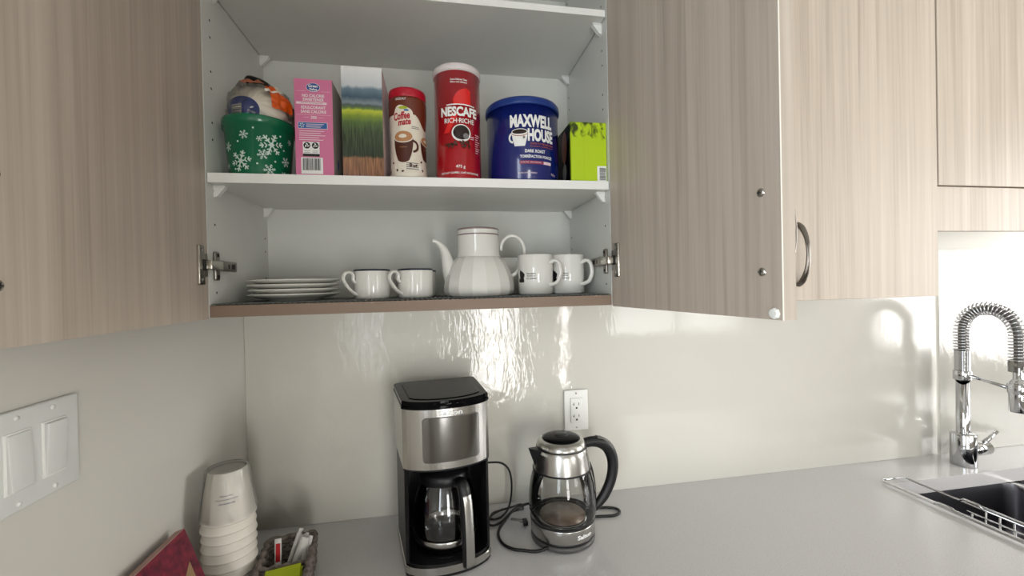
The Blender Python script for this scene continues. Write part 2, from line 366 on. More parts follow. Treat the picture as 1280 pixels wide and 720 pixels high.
def spline(pts, sub, closed=False):
    out = []; n = len(pts); rng = n if closed else n-1
    for i in range(rng):
        if closed: p0, p1, p2, p3 = pts[i-1], pts[i], pts[(i+1) % n], pts[(i+2) % n]
        else: p0, p1, p2, p3 = pts[max(i-1, 0)], pts[i], pts[i+1], pts[min(i+2, n-1)]
        for k in range(sub):
            t = k/sub
            out.append(.5*((2*p1)+(p2-p0)*t+(2*p0-5*p1+4*p2-p3)*t*t+(-p0+3*p1-3*p2+p3)*t**3))
    if not closed: out.append(pts[-1])
    return out
def rrect(x0, x1, y0, y1, r, n=5):
    o = []
    for cx, cy, a0 in ((x1-r, y1-r, 0), (x0+r, y1-r, PI/2), (x0+r, y0+r, PI), (x1-r, y0+r, 1.5*PI)):
        for k in range(n+1): a = a0+PI/2*k/n; o.append((cx+r*math.cos(a), cy+r*math.sin(a)))
    return o
def front_map(x, y, z): return lambda u, v: (x+u, y, z+v)                 # plane facing the room
def cyl_map(r, z, yaw=0, off=.0004):
    rf = r if callable(r) else (lambda zz: r)
    def f(u, v):
        rr = rf(z+v); a = -PI/2+yaw+u/rf(z); return ((rr+off)*math.cos(a), (rr+off)*math.sin(a), z+v)
    return f
def interp(prof):
    def f(z):
        for (r0, z0), (r1, z1) in zip(prof, prof[1:]):
            if z0 <= z <= z1 and z1 > z0: return r0+(r1-r0)*(z-z0)/(z1-z0)
        return prof[-1][0]
    return f
def props(o, label=None, cat=None, group=None, kind=None):
    if label: o['label'] = label
    if cat: o['category'] = cat
    if group: o['group'] = group
    if kind: o['kind'] = kind
    return o
def thing(name, label, cat, loc=(0, 0, 0), rz=0, group=None):
    o = bpy.data.objects.new(name, None); COL.objects.link(o); o.location = loc; o.rotation_euler = (0, 0, rz); o.empty_display_size = .05
    return props(o, label, cat, group)
def dup(root, loc, rz, label, group=None):
    r = root.copy(); COL.objects.link(r); r.location = loc; r.rotation_euler = (0, 0, rz); r['label'] = label
    if group: r['group'] = group
    for ch in list(root.children):
        c = ch.copy(); COL.objects.link(c); c.parent = r
        for g in list(ch.children): d = g.copy(); COL.objects.link(d); d.parent = c
    return r
def struct(mb, name): return props(mb.build(name), kind='structure')

# ------------------------------------------------------------------ room shell
FZ, CZ = -.91, 1.55
struct(MB().box(-.1, RX+.1, 0, .1, FZ, CZ, 'wall_paint_lit'), 'wall_back')
def side_wall(x0, x1, win, m_, name):
    y0, y1, z0, z1, L = win; m = MB()
    m.box(x0, x1, ROOM_Y-.1, y0, FZ, CZ, m_).box(x0, x1, y1, 0, FZ, CZ, m_).box(x0, x1, y0, y1, FZ, z0, m_).box(x0, x1, y0, y1, z1, CZ, m_)
    struct(m, name)
side_wall(-.1, 0, LEFT_WINDOW, 'wall_paint_shaded', 'wall_left')
side_wall(RX, RX+.1, ADDED_RIGHT_WINDOW, 'room_paint', 'wall_right')
for i, (x, (y0, y1, z0, z1, L)) in enumerate(((-.05, LEFT_WINDOW), (RX+.05, ADDED_RIGHT_WINDOW))):  # the right-hand frame belongs to the added opening
    m = MB()
    m.box(x-.03, x+.03, y0, y0+.02, z0, z1, 'shelf_edge').box(x-.03, x+.03, y1-.02, y1, z0, z1, 'shelf_edge').box(x-.03, x+.03, y0, y1, z0, z0+.02, 'shelf_edge').box(x-.03, x+.03, y0, y1, z1-.02, z1, 'shelf_edge').box(x-.02, x+.02, (y0+y1)/2-.012, (y0+y1)/2+.012, z0, z1, 'shelf_edge')
    struct(m, 'window_%d' % (i+4))
struct(MB().box(-.1, RX+.1, ROOM_Y-.1, .1, FZ-.1, FZ, 'floor_tile'), 'floor')
struct(MB().box(-.1, RX+.1, ROOM_Y-.1, .1, CZ, CZ+.1, 'ceiling_paint'), 'ceiling')
wf = MB(); xs = 0
for (x0, x1, z0, z1, L) in WINDOWS:
    wf.box(xs, x0, ROOM_Y-.1, ROOM_Y, FZ, CZ, 'room_paint'); wf.box(x0, x1, ROOM_Y-.1, ROOM_Y, FZ, z0, 'room_paint'); wf.box(x0, x1, ROOM_Y-.1, ROOM_Y, z1, CZ, 'room_paint'); xs = x1
wf.box(xs, RX, ROOM_Y-.1, ROOM_Y, FZ, CZ, 'room_paint')
struct(wf, 'wall_front')
for i, (x0, x1, z0, z1, L) in enumerate(WINDOWS):
    m = MB(); t = .02 if x1-x0 > .2 else .008
    m.box(x0, x0+t, ROOM_Y-.06, ROOM_Y+.01, z0, z1, 'shelf_edge'); m.box(x1-t, x1, ROOM_Y-.06, ROOM_Y+.01, z0, z1, 'shelf_edge')
    m.box(x0, x1, ROOM_Y-.06, ROOM_Y+.01, z0, z0+t, 'shelf_edge'); m.box(x0, x1, ROOM_Y-.06, ROOM_Y+.01, z1-t, z1, 'shelf_edge')
    if x1-x0 > .2: m.box(x0, x1, ROOM_Y-.05, ROOM_Y, (z0+z1)/2-.015, (z0+z1)/2+.015, 'shelf_edge')
    if x1-x0 > 1: m.box((x0+x1)/2-.02, (x0+x1)/2+.02, ROOM_Y-.05, ROOM_Y, z0, z1, 'shelf_edge')
    fr = struct(m, 'window_%d' % (i+1))
    MB().box(x0, x1, ROOM_Y-.032, ROOM_Y-.028, z0, z1, 'pane').build('pane', fr)
# front of the base units below the worktop
struct(MB().box(.002, RX-.002, -.60, -.002, FZ+.001, -.21, 'oak_laminate').box(.002, RX-.002, -.60, -.58, -.21, -.041, 'oak_laminate'), 'trim_1')

# worktop with the sink cut-out
SX0, SX1, SY0, SY1 = 1.772, 2.62, -.56, -.138
ct = MB()
ct.box(.001, SX0, -.64, -.001, -.04, 0, 'quartz').box(SX1, RX-.001, -.64, -.001, -.04, 0, 'quartz').box(SX0, SX1, SY1, -.001, -.04, 0, 'quartz').box(SX0, SX1, -.64, SY0, -.04, 0, 'quartz')
props(ct.build('worktop'), 'pale grey speckled quartz worktop running below the wall cabinets', 'countertop')

# sink: two undermounted bowls
sk = thing('kitchen_sink', 'undermounted stainless steel double sink in the grey worktop', 'sink', (0, 0, 0))
def bowl(x0, x1, y0, y1, zt, zb):
    m = MB(); out = rrect(x0, x1, y0, y1, .03, 6); cx, cy = (x0+x1)/2, (y0+y1)/2; rows = []
    for (k, z) in ((1.0, zt), (.985, zt-.02), (.975, zb+.03), (.96, zb+.008), (.93, zb), (.2, zb-.006)):
        rows.append([m.v((cx+(p[0]-cx)*k, cy+(p[1]-cy)*k, z)) for p in out])
    fs = []
    n = len(out)
    for A, B in zip(rows, rows[1:]):
        for k in range(n): fs.append(m.bm.faces.new([A[k], B[k], B[(k+1) % n], A[(k+1) % n]]))
    fs.append(m.bm.faces.new(rows[-1])); m._faces(fs, 'sink_steel', True)
    o = m.build('bowl', sk, keep_normals=True)
    MB().lathe([(.045, 0), (.045, .004), (.038, .004), (.03, -.001), (0, -.001)], 'chrome', (cx, cy+.02, zb-.004)).build('drain', o)
DX = 2.215
bowl(SX0-.004, DX-.012, SY0-.004, SY1+.004, -.041, -.2)
bowl(DX+.012, SX1+.004, SY0-.004, SY1+.004, -.041, -.2)
MB().box(DX-.014, DX+.014, SY0, SY1, -.056, -.0415, 'steel', .002).build('divider', sk)

# ------------------------------------------------------------------ upper cabinets
XL, XR, YB, D = .0666, .845, -.018, .2984
ZMt, ZMb, ZBt, ZBb, ZTb, ZTt, ZTOP = .8198, .8021, .5763, .5548, 1.1703, 1.1841, 1.40
cab = thing('wall_cabinet', 'open wall cabinet with white interior and both wood-grain doors swung wide', 'cabinet', (0, 0, 0))
def side(x0, x1, inner):
    m = MB().box(x0, x1, -D, -.001, ZBb, ZTOP, 'melamine')
    s = 1 if inner == x1 else -1
    for y in (-.272, -.036):
        for k in range(26):
            z = .60+k*.032
            if abs(y+.272) < .01 and .60 < z < .70: continue
            if k % 3 == 2: continue
            m.ell(0, 0, .0024, .0024, (lambda Y, Z, X: (lambda u, v: (X, Y+u, Z+v)))(y, z, inner+s*.0003), 'hole', n=10, rings=1)
    return m.build('side_panel', cab)
side(XL-.016, XL, XL); side(XR, XR+.016, XR)
MB().box(XL, XR, YB, -.001, ZBb, ZTOP, 'melamine').build('back_panel', cab)
MB().box(XL, XR, -D+.001, YB, ZBb, ZBt, 'melamine').box(XL, XR, -D, -D+.001, ZBb, ZBt, 'edge_band').build('bottom_panel', cab)
MB().box(XL, XR, -D, YB, ZTOP-.016, ZTOP, 'melamine').build('top_panel', cab)
def shelf(z0, z1):
    o = MB().box(XL+.0018, XR-.0018, -D+.001, YB-.001, z0, z1, 'melamine').box(XL+.0018, XR-.0018, -D, -D+.001, z0, z1, 'shelf_edge').build('shelf', cab)
    for sx, x in ((1, XL), (-1, XR)):
        for y in (-.268, -.034):
            m = MB(); T = Matrix.Translation((x, y, z0)) @ Matrix.Diagonal((sx, 1, 1, 1)); m.T = T
            b = bmesh.new()
            pts = [(0, 0), (.019, 0), (.019, -.004), (.006, -.02), (0, -.022)]
            A = [b.verts.new((p[0], -.005, p[1])) for p in pts]; B = [b.verts.new((p[0], .005, p[1])) for p in pts]
            b.faces.new(A); b.faces.new(B[::-1])
            for k in range(5): b.faces.new([A[k], B[k], B[(k+1) % 5], A[(k+1) % 5]])
            m.merge(b, 'clip_plastic'); m.box(.0, .021, -.008, .008, -.003, 0, 'clip_plastic', .001)
            m.build('shelf_clip', o)
    return o
shelf(ZMb, ZMt); shelf(ZTb, ZTt)

# open doors of that cabinet; local frame: x = away from the hinge, y = thickness (0 = inner face), z up
def open_door(hx, hy, direction, outward, width, label, bumper, screw_z, lift=0):
    """direction: unit 2-vector from hinge, outward: unit 2-vector from inner face to outer face"""
    R = Matrix(((direction[0], outward[0], 0, hx), (direction[1], outward[1], 0, hy), (0, 0, 1, 0), (0, 0, 0, 1)))
    m = MB(); m.T = R; z0 = .5525; z1 = ZTOP
    m.box(0, width, 0, .018, z0, z1, 'oak_laminate')
    m.box(width-.0004, width+.0006, .0, .0016, z0, z1, 'pale_edge'); m.box(width-.0003, width+.0005, .0016, .0165, z0, z1, 'oak_laminate')
    d = m.build('door', cab); d['label'] = label
    for z in screw_z:
        s = MB(); s.T = R @ Matrix.Translation((width-.028, 0, z)) @ Matrix.Rotation(PI/2, 4, 'X')
        s.lathe([(.0055, -.001), (.0055, .0012), (.004, .0026), (0, .003)], 'screw', n=20)
        s.box(-.0028, .0028, -.0006, .0006, .0026, .0033, 'hole'); s.box(-.0006, .0006, -.0028, .0028, .0026, .0033, 'hole')
        s.build('handle_screw', d)
    if bumper:
        b = MB(); b.T = R @ Matrix.Translation((width-.010, 0, z0+.008)) @ Matrix.Rotation(PI/2, 4, 'X'); b.lathe([(.007, 0), (.007, .002), (.0055, .004), (0, .0045)], 'clip_plastic', n=8, smooth=False).build('bumper', d)
    # handle on the outer face
    h = MB(); h.T = R
    zc = (screw_z[0]+screw_z[1])/2
    h.tube([(width-.03, .019, zc+.068), (width-.03, .036, zc+.04), (width-.03, .043, zc), (width-.03, .036, zc-.04), (width-.03, .019, zc-.068)], [.007, .006, .005, .006, .007], 'handle_steel', n=12, sub=6)
    h.build('handle', d)
    # concealed hinges: cup plate on the door (three, two above the frame edge)
    for hz in (.650, 1.31):
        c = MB(); c.T = R @ Matrix.Translation((0, 0, hz))
        c.box(.014, .033, -.0035, .0002, -.035, .035, 'nickel', .0015)
        c.box(.0315, .0345, -.0045, .0002, -.034, .034, 'nickel_bright', .0008)
        for zz in (-.026, .026): c.box(.020, .026, -.0042, -.003, zz-.003, zz+.003, 'screw', .0008)
        c.lathe([(.017, 0), (.017, .002), (.0, .002)], 'nickel', (0, 0, 0), n=24) if False else None
        c.box(.003, .016, -.0026, .0002, -.021, .021, 'nickel', .001); c.box(.010, .022, -.0050, -.003, -.010, .010, 'hole', .0008)
        o = c.build('hinge', d)
    return d
al = -.002; ar = .1075
left_door = open_door(XL-.0006, -.3014, (-math.sin(al), -math.cos(al)), (-math.cos(al), math.sin(al)), .404, 'left door of the open cabinet, grain running upright, in shade', False, (.613, .719))
right_door = open_door(XR+.0006, -.3014, (math.sin(ar), -math.cos(ar)), (math.cos(ar), -math.sin(ar)), .408, 'right door of the open cabinet, greyish grain, two handle screws', True, (.6125, .7135))
# hinge arms and mounting plates on the cabinet sides
for sx, x in ((1, XL), (-1, XR)):
    for hz in (.650, 1.31):
        m = MB(); m.T = Matrix.Translation((x, 0, hz)) @ Matrix.Diagonal((sx, 1, 1, 1))
        m.box(0, .006, -.284, -.268, -.027, .027, 'nickel', .0025)
        m.lathe([(.0045, 0), (.0045, .004), (0, .0045)], 'nickel_bright', n=12) if False else None
        for z in (-.02, .02): m.box(.0055, .0072, -.279, -.273, z-.003, z+.003, 'hole', .001)
        m.box(.003, .013, -.285, -.216, -.0095, .0095, 'nickel', .002)
        m.box(.0125, .0136, -.238, -.226, -.0045, .0045, 'hole'); m.box(.0125, .0136, -.252, -.249, -.004, .004, 'hole')
        m.box(.001, .016, -.319, -.277, -.0085, .0085, 'nickel_bright', .002)
        m.build('hinge_arm', cab)

# wavy non-slip liner on the cabinet floor
lm = MB()
def wave(u, v):
    x = XL+.002+(XR-XL-.004)*u; y = -D+.002+(D+YB-.004)*v; s = math.sin(2*PI*x/.0098)
    return (x, y, ZBt+.0016+.0012*s)
lm.grid(640, 1, wave, 'mat_gray')
lo = lm.build('shelf_liner'); props(lo, 'dark grey ribbed non-slip liner on the floor of the open cabinet', 'shelf liner')
sm = lo.modifiers.new('thick', 'SOLIDIFY'); sm.thickness = .0006
LZ = ZBt+.0032

def arc_handle(name, x, y, z0, z1, parent):
    zc = (z0+z1)/2; h = (z1-z0)/2; m = MB()
    pts = [(x, y, zc+h), (x, y-.012, zc+h*.86), (x, y-.024, zc+h*.5), (x, y-.029, zc), (x, y-.024, zc-h*.5), (x, y-.012, zc-h*.86), (x, y, zc-h)]
    m.tube(pts, [.009, .0085, .006, .0055, .006, .0085, .009], 'handle_steel', n=12, flat=.55, sub=6, up=(0, -1, .001))
    return m.build(name, parent)
def closed_cabinet(name, label, x0, x1, z0, z1, splits, grain='oak_laminate', handles=()):
    c = thing(name, label, 'cabinet')
    MB().box(x0, x1, -D, -.001, z0+.003, z1, 'melamine', 0).build('carcass', c)
    for a, b in splits:
        d = MB().box(a+.0015, b-.0015, -D-.020, -D-.002, z0, z1, grain, .0008, 1, False).build('door', c)
        for hx in handles:
            if a < hx < b: arc_handle('handle', hx, -D-.020, .588, .727, d)
    return c
closed_cabinet('wall_cabinet', 'closed wall cabinet with a curved steel handle, right of the open one', .863, 1.685, .5521, ZTOP, [(.863, 1.266), (1.266, 1.685)], handles=(1.222, 1.288))
cs = closed_cabinet('wall_cabinet', 'short closed wall cabinet above the sink, at the right edge', 1.687, 2.72, .8235, ZTOP, [(1.687, 2.2), (2.2, 2.72)])
MB().box(1.6875, 2.72, -D-.014, -D+.004, .7124, .821, 'oak_laminate').build('valance', cs)

# ------------------------------------------------------------------ protective film on the splashback
def gain(x): return 1.0 if x < .72 else max(.35, 1-(x-.72)*6)
def film(x0, x1, z0, z1, nx, nz, label, seed, fm='film'):
    m = MB()
    def f(u, v):
        x = x0+(x1-x0)*u; z = z0+(z1-z0)*v
        p = Vector((x*5+seed, 0, z*2.2)); a = noise.noise(p); b = noise.noise(Vector((x*16+seed, 3, z*5))); c = noise.noise(Vector((x*40, 7+seed, z*14)))
        # long upright folds, stronger in places
        am = .35+.65*max(0, noise.noise(Vector((x*2.5+seed, 9, z*3)))*2)
        crease = abs(noise.noise(Vector((x*9+z*4, 5+seed, z*6-x*3))))
        return (x, -.0045-am*gain(x)*(1.9 if x < .36 else 1.9-max(0, min(.9, (x-.36)*6)))*(.0009*a+.0005*b+.00012*c+(.0016 if x < .36 else max(.0004, .0016-(x-.36)*.01))*max(0, .12-crease)*6), z)
    m.grid(nx, nz, f, fm)
    return props(m.build('splashback_film'), label, 'plastic film', 'protective film on the splashback')
film(.002, 2.118, .002, .552, 440, 110, 'wrinkled clear film on the wall from the left corner to beside the tap', 0)
film(2.135, 3.1, .002, .69, 160, 120, 'clear film on the wall behind the tap', 8, 'film_dull')

# ------------------------------------------------------------------ outlet and switch plates
def outlet():
    t = thing('wall_outlet', 'white double power socket on the wall above the kettle', 'socket', (.8559, -.006, .2445))
    MB().box(-.035, .035, -.005, .0005, -.057, .057, 'plate_white', .002).build('cover_plate', t)
    f = MB().box(-.017, .017, -.0075, -.005, -.034, .034, 'plate_white', .0015)
    f.box(-.0175, .0175, -.0052, -.0050, -.0345, .0345, 'print_gray')
    for z in (.016, -.017):
        mp = front_map(0, -.0079, z)
        f.rect(-.0085, -.007, -.003, .006, mp, 'hole', 1, 1); f.rect(-.0115, -.0085, .0005, .002, mp, 'hole', 1, 1); f.rect(.006, .0075, -.002, .006, mp, 'hole', 1, 1)
        f.ell(0, -.009, .0027, .0027, mp, 'hole', n=12, rings=1)
    f.build('receptacle', t)
    for z in (.048, -.048): MB().lathe([(.0028, 0), (.0028, .001), (0, .0013)], 'screw', n=12).build('screw', t, loc=(0, -.0052, z), rot=(PI/2, 0, 0))
outlet()
def switches():
    yc = -.5544-.013  # middle between the two visible rockers
    t = thing('light_switch', 'white wall plate with wide rocker switches on the left wall', 'light switch', (.0005, yc, .4163))
    MB().box(0, .006, -.105, .061, -.0575, .0575, 'switch_white', .0025).build('cover_plate', t)
    for k, y in enumerate((.023, -.023, -.069)):
        f = MB(); f.box(.0055, .0075, y-.0168, y+.0168, -.0338, .0338, 'plate_white', .0008)
        o = f.build('rocker_frame', t)
        b = MB(); tilt = (.05, -.05, .05)[k]
        b.T = Matrix.Translation((.0075, y, 0)) @ Matrix.Rotation(tilt, 4, 'Y')
        b.box(-.002, .0032, -.0138, .0138, -.0318, .0318, 'switch_white', .0012)
        b.build('rocker', o)
        for z in (.0485, -.0485):
            MB().lathe([(.003, 0), (.003, .0012), (0, .0016)], 'clip_plastic', n=12).build('screw', t, loc=(.006, y, z), rot=(0, PI/2, 0))
switches()

# ------------------------------------------------------------------ things on the upper shelf
SZ = ZMt+.0005
def bucket():
    t = thing('bucket', 'green plastic bucket printed with white snowflakes, left end of the shelf', 'bucket', (.1345, -.232, SZ))
    H = .112; R0, R1 = .0525, .0605
    MB().lathe([(0, .002), (R0-.003, .002), (R1-.0025, H-.004), (R1+.0005, H), (R1+.004, H), (R1+.0045, H-.003), (R1+.004, H-.017), (R1+.0005, H-.018), (R0+.0005, .002), (R0-.001, 0), (0, 0)], 'green_plastic', n=72).build('tub', t)
    prof = interp([(R0+.0005, 0), (R1+.0005, H-.018), (R1+.001, H)])
    m = MB()
    def flake(ang, z, s):
        mp = cyl_map(lambda q: prof(q), z, ang, .0006)
        for k in range(6):
            a = k*PI/3+.2
            def rod(u0, v0, u1, v1, w):
                d = Vector((u1-u0, v1-v0)); nrm = Vector((-d.y, d.x)).normalized()*w
                vs = [m.v(mp(*p)) for p in ((u0-nrm.x, v0-nrm.y), (u1-nrm.x, v1-nrm.y), (u1+nrm.x, v1+nrm.y), (u0+nrm.x, v0+nrm.y))]
                m._faces([m.bm.faces.new(vs)], 'snow', False)
            rod(0, 0, s*math.cos(a), s*math.sin(a), s*.06)
            for q in (.4, .68):
                for sg in (-1, 1):
                    rod(s*q*math.cos(a), s*q*math.sin(a), s*q*math.cos(a)+s*.28*math.cos(a+sg*.9), s*q*math.sin(a)+s*.28*math.sin(a+sg*.9), s*.05)
        m.ell(0, 0, s*.2, s*.2, mp, 'snow', n=8, rings=1)
    for a, z, s in ((-.62, .026, .020), (.33, .060, .021), (-.46, .074, .0085), (-.02, .068, .0055), (.07, .040, .0100), (.27, .013, .011), (.86, .034, .010), (-1.1, .055, .009), (1.0, .075, .006), (.80, .008, .007), (-1.25, .02, .006)):
        flake(a+.35, z, s)
    for a, z in ((-.18, .087), (-.66, .062), (.6, .08), (-.1, .022), (.45, .03), (-.85, .012), (.0, .1), (.75, .055)):
        m.ell(0, 0, .0018, .0018, cyl_map(lambda q: prof(q), z, a+.35, .0006), 'snow', n=10, rings=1)
    m.build('snowflake_print', t)
bucket()

def filters():
    t = thing('filter_pack', 'clear bag of white fluted coffee filters with orange print, in the green bucket', 'coffee filters', (.136, -.226, SZ+.118))
    # stack of fluted basket filters, tilted to face the room
    Rm = Matrix.Translation((-.008, -.004, .024)) @ Matrix.Scale(1.06, 4) @ Matrix.Rotation(math.radians(-14), 4, 'Z') @ Matrix.Rotation(math.radians(80), 4, 'X')
    m = MB(); m.T = Rm
    fl = lambda a, z: 1+(.07*math.sin(a*22))*min(1, max(0, (abs(z)-.002)*60+.2))
    prof = [(0, .024), (.030, .024), (.046, .014), (.058, .002), (.058, -.004), (.050, -.02), (.036, -.032), (0, -.034)]
    m.lathe(prof[::-1], 'filter_paper', n=176, radial=fl)
    m.build('filter_stack', t)
    l = MB(); l.T = Rm
    l.ell(-.006, -.012, .034, .025, lambda u, v: (u, v, .0255+.0), 'filter_blue', n=32, rings=2, rot=-.5)
    l.T = Rm @ Matrix.Translation((.004, .010, 0)) @ Matrix.Rotation(.12, 4, 'Z')
    l.rect(-.034, -.015, -.034, -.008, lambda u, v: (u, v, .0264), 'silver_rim', 1, 1)
    for k in range(6): l.rect(-.032, -.017, -.032+k*.004, -.0305+k*.004, lambda u, v: (u, v, .0268), 'print_gray' if k % 2 else 'print_white', 1, 1)
    l.ell(.004, -.02, .004, .002, lambda u, v: (u, v, .0266), 'print_white', n=8, rings=1)
    l.text('FILTERS', .004, -.029, .0035, lambda u, v: (u, v, .0267), 'print_white', rot=-.6)
    l.build('paper_label', t)
    # bag: crumpled clear skin round the stack
    def skin(scale, m, mm, a0=0, a1=2*PI, p0=-PI/2, p1=PI/2, nu=64, nv=36, off=0):
        def f(u, v):
            a = a0+(a1-a0)*u; p = p0+(p1-p0)*v
            d = Vector((math.cos(p)*math.cos(a), math.cos(p)*math.sin(a), math.sin(p)))
            w = 1+.10*noise.noise(d*3.1)+.07*noise.noise(d*8+Vector((3, 1, 2)))
            x = d.x*.063*w*scale; y = d.y*.050*w*scale; z = d.z*.058*w*scale
            if d.x > 0: x *= 1.02; z -= d.x*.012
            return (x+.002+off*d.x, y+off*d.y, max(z+.022+off*d.z, -.02))
        m.grid(nu, nv, f, mm)
    b = MB(); skin(1.0, b, 'bag_film'); b.build('clear_bag', t)
    # orange printed areas and the dark twisted neck of the bag
    o = MB()
    skin(1.0, o, 'orange_print', a0=-1.05, a1=-.35, p0=.02, p1=.62, nu=14, nv=12, off=.001)
    skin(1.0, o, 'orange_print', a0=-1.15, a1=-.65, p0=.70, p1=.92, nu=10, nv=5, off=.001)
    skin(1.0, o, 'pale_edge', a0=-1.2, a1=-.6, p0=.62, p1=.70, nu=10, nv=4, off=.0012)
    skin(1.0, o, 'terracotta', a0=-2.9, a1=-1.2, p0=.86, p1=1.06, nu=20, nv=6, off=.001)
    o.build('orange_print', t)
    k = MB(); k.tube([(-.022, -.016, .074), (-.014, -.018, .080), (0, -.022, .077), (.014, -.026, .071), (.026, -.030, .064)], [.004, .0075, .006, .005, .003], 'black_plastic', n=9, sub=4); k.build('bag_tie', t)
filters()

def barcode(m, u0, u1, v0, v1, mp, vertical=True):
    m.rect(u0, u1, v0, v1, mp, 'print_white', 2, 1); rnd = random.Random(3)
    mp2 = lambda u, v: tuple(a+b for a, b in zip(mp(u, v), (0, -.0003, 0)))
    p = 0.06
    while p < .92:
        w = rnd.choice((.012, .022, .035))
        if vertical: m.rect(u0+(u1-u0)*p, u0+(u1-u0)*(p+w), v0+(v1-v0)*.22, v0+(v1-v0)*.95, mp2, 'print_black', 1, 1)
        else: m.rect(u0+(u1-u0)*.25, u0+(u1-u0)*.95, v0+(v1-v0)*p, v0+(v1-v0)*(p+w), mp2, 'print_black', 1, 1)
        p += w+rnd.choice((.015, .03, .02))

def pink_box():
    W_, Dp, H = .0685, .135, .186
    t = thing('sweetener_box', 'tall pink sweetener carton with white and blue print and opened top', 'box', (.2165, -.287, SZ), math.radians(.5))
    m = MB(); m.box(0, W_, 0, .0012, 0, H, 'pink_card').box(0, W_, Dp-.0012, Dp, 0, H, 'pink_card').box(0, .0012, .001, Dp, 0, H, 'pink_card').box(W_-.0012, W_, .0012, Dp, 0, H, 'card_gray').box(0, W_, 0, Dp, 0, .001, 'pink_card')
    m.box(.001, W_-.001, .0013, Dp-.001, H-.03, H-.02, 'dark_inside')
    m.build('carton', t)
    f = MB(); f.grid(6, 3, lambda u, v: (.004+(W_-.012)*u, Dp-.03+.02*v-.01, H+.003+.006*math.sin(v*2)+.003*math.sin(PI*u)), 'dark_inside'); f.grid(4, 2, lambda u, v: (W_-.002+.0*v, .02+.1*u, H-.001+v*.004), 'pink_card')
    f.build('torn_flap', t)
    p = MB(); mp = front_map(W_/2, -.0004, 0)
    fm = lambda dy: front_map(W_/2, -.0004-dy, 0)
    p.ell(0, .170, .0125, .0085, mp, 'print_white', n=28, rings=1); p.ell(0, .170, .0118, .0078, fm(.0003), 'blue_logo', n=28, rings=1)
    p.text('Great', 0, .1725, .0055, fm(.0006), 'print_white', .03); p.text('Value', 0, .1662, .0048, fm(.0006), 'print_white', .03)
    p.rect(-.031, -.014, .1622, .1627, mp, 'pale_pink', 1, 1); p.rect(.014, .031, .1622, .1627, mp, 'pale_pink', 1, 1)
    p.text('NO CALORIE', 0, .154, .0058, mp, 'print_white', .015, width=.040); p.text('SWEETENER', 0, .1465, .0058, mp, 'print_white', .015, width=.038)
    p.rect(-.031, .024, .1375, .142, mp, 'pale_pink', 1, 1); p.text('WITH SUCRALOSE', -.003, .1398, .0022, fm(.0003), 'pink_dark', width=.04)
    p.text('EDULCORANT', 0, .1315, .0058, mp, 'print_white', .015, width=.044); p.text('SANS CALORIE', 0, .1235, .0058, mp, 'print_white', .015, width=.046)
    p.rect(-.031, .031, .1172, .1176, mp, 'pale_pink', 1, 1)
    p.text('200', 0, .1125, .0055, mp, 'print_white', .01); p.rect(-.018, -.008, .112, .1125, mp, 'pale_pink', 1, 1); p.rect(.008, .018, .112, .1125, mp, 'pale_pink', 1, 1)
    p.grid(10, 2, lambda a, b: (W_/2-.0285+.053*a, -.0005, .0905+.0125*b), 'print_white'); p.grid(10, 2, lambda a, b: (W_/2-.0278+.0516*a, -.0008, .0912+.0111*b), 'blue_pill')
    for k in range(6):
        a = k*PI/3+.26; p.ell(-.0215+.0033*math.cos(a), .0968+.0033*math.sin(a), .0018, .0007, fm(.0006), 'print_white', n=8, rings=1, rot=a)
    for k in range(3): p.rect(-.014, .018-.003*k, .0988-.0028*k, .0998-.0028*k, fm(.0006), 'pale_pink', 1, 1)
    for k, (a, b) in enumerate(((-.027, .018), (-.027, .012), (-.027, .02), (-.027, .009), (-.027, .016))): p.rect(a, b, .0855-.0042*k, .0868-.0042*k, mp, 'pale_pink', 1, 1)
    p.rect(-.021, .009, .0375, .0655, mp, 'print_white', 1, 1); p.rect(-.021, .009, .0375, .0425, fm(.0003), 'print_black', 1, 1)
    for cx in (-.0135, .0015):
        p.ell(cx, .0585, .0062, .0062, fm(.0003), 'print_black', n=20, rings=1)
        for k in range(3):
            a = k*2*PI/3+PI/2; p.ell(cx+.0025*math.cos(a), .0585+.0025*math.sin(a), .0026, .0011, fm(.0006), 'print_white', n=8, rings=1, rot=a+.8)
        p.rect(cx-.005, cx+.005, .0445, .0452, fm(.0003), 'print_gray', 1, 1); p.rect(cx-.005, cx+.005, .0475, .0482, fm(.0003), 'print_gray', 1, 1)
    barcode(p, -.0245, .0145, .004, .0355, mp)
    p.build('printed_face', t); p = MB(); p.ell(0, 0, .008, .012, lambda u, v: (W_+.0004, .04+u, .032+v), 'blue_logo', n=20, rings=1)
    p.build('side_print', t)
pink_box()

def landscape_box():
    W_, Dp, H = .0765, .125, .216
    t = thing('landscape_carton', 'tall white carton with a photo of green field under grey hills', 'box', (.3018, -.2855, SZ))
    m = MB(); m.box(0, W_, 0, .001, 0, H, 'landscape_print').box(0, .001, .001, Dp, 0, H, 'card_white').box(W_-.001, W_, .001, Dp, 0, H, 'striped_card').box(0, W_, Dp-.001, Dp, 0, H, 'card_white').box(0, W_, 0, Dp, 0, .001, 'card_white')
    m.build('carton', t)
    f = MB(); f.box(.004, W_-.004, .02, Dp-.004, H-.003, H+.001, 'terracotta', .0008)
    f.grid(8, 4, lambda u, v: (.016+.045*u, .03+.07*v, H+.002+.009*math.sin(PI*u)*math.sin(PI*v)+.002*math.sin(9*u)), 'terracotta')
    f.build('folded_top', t)
landscape_box()

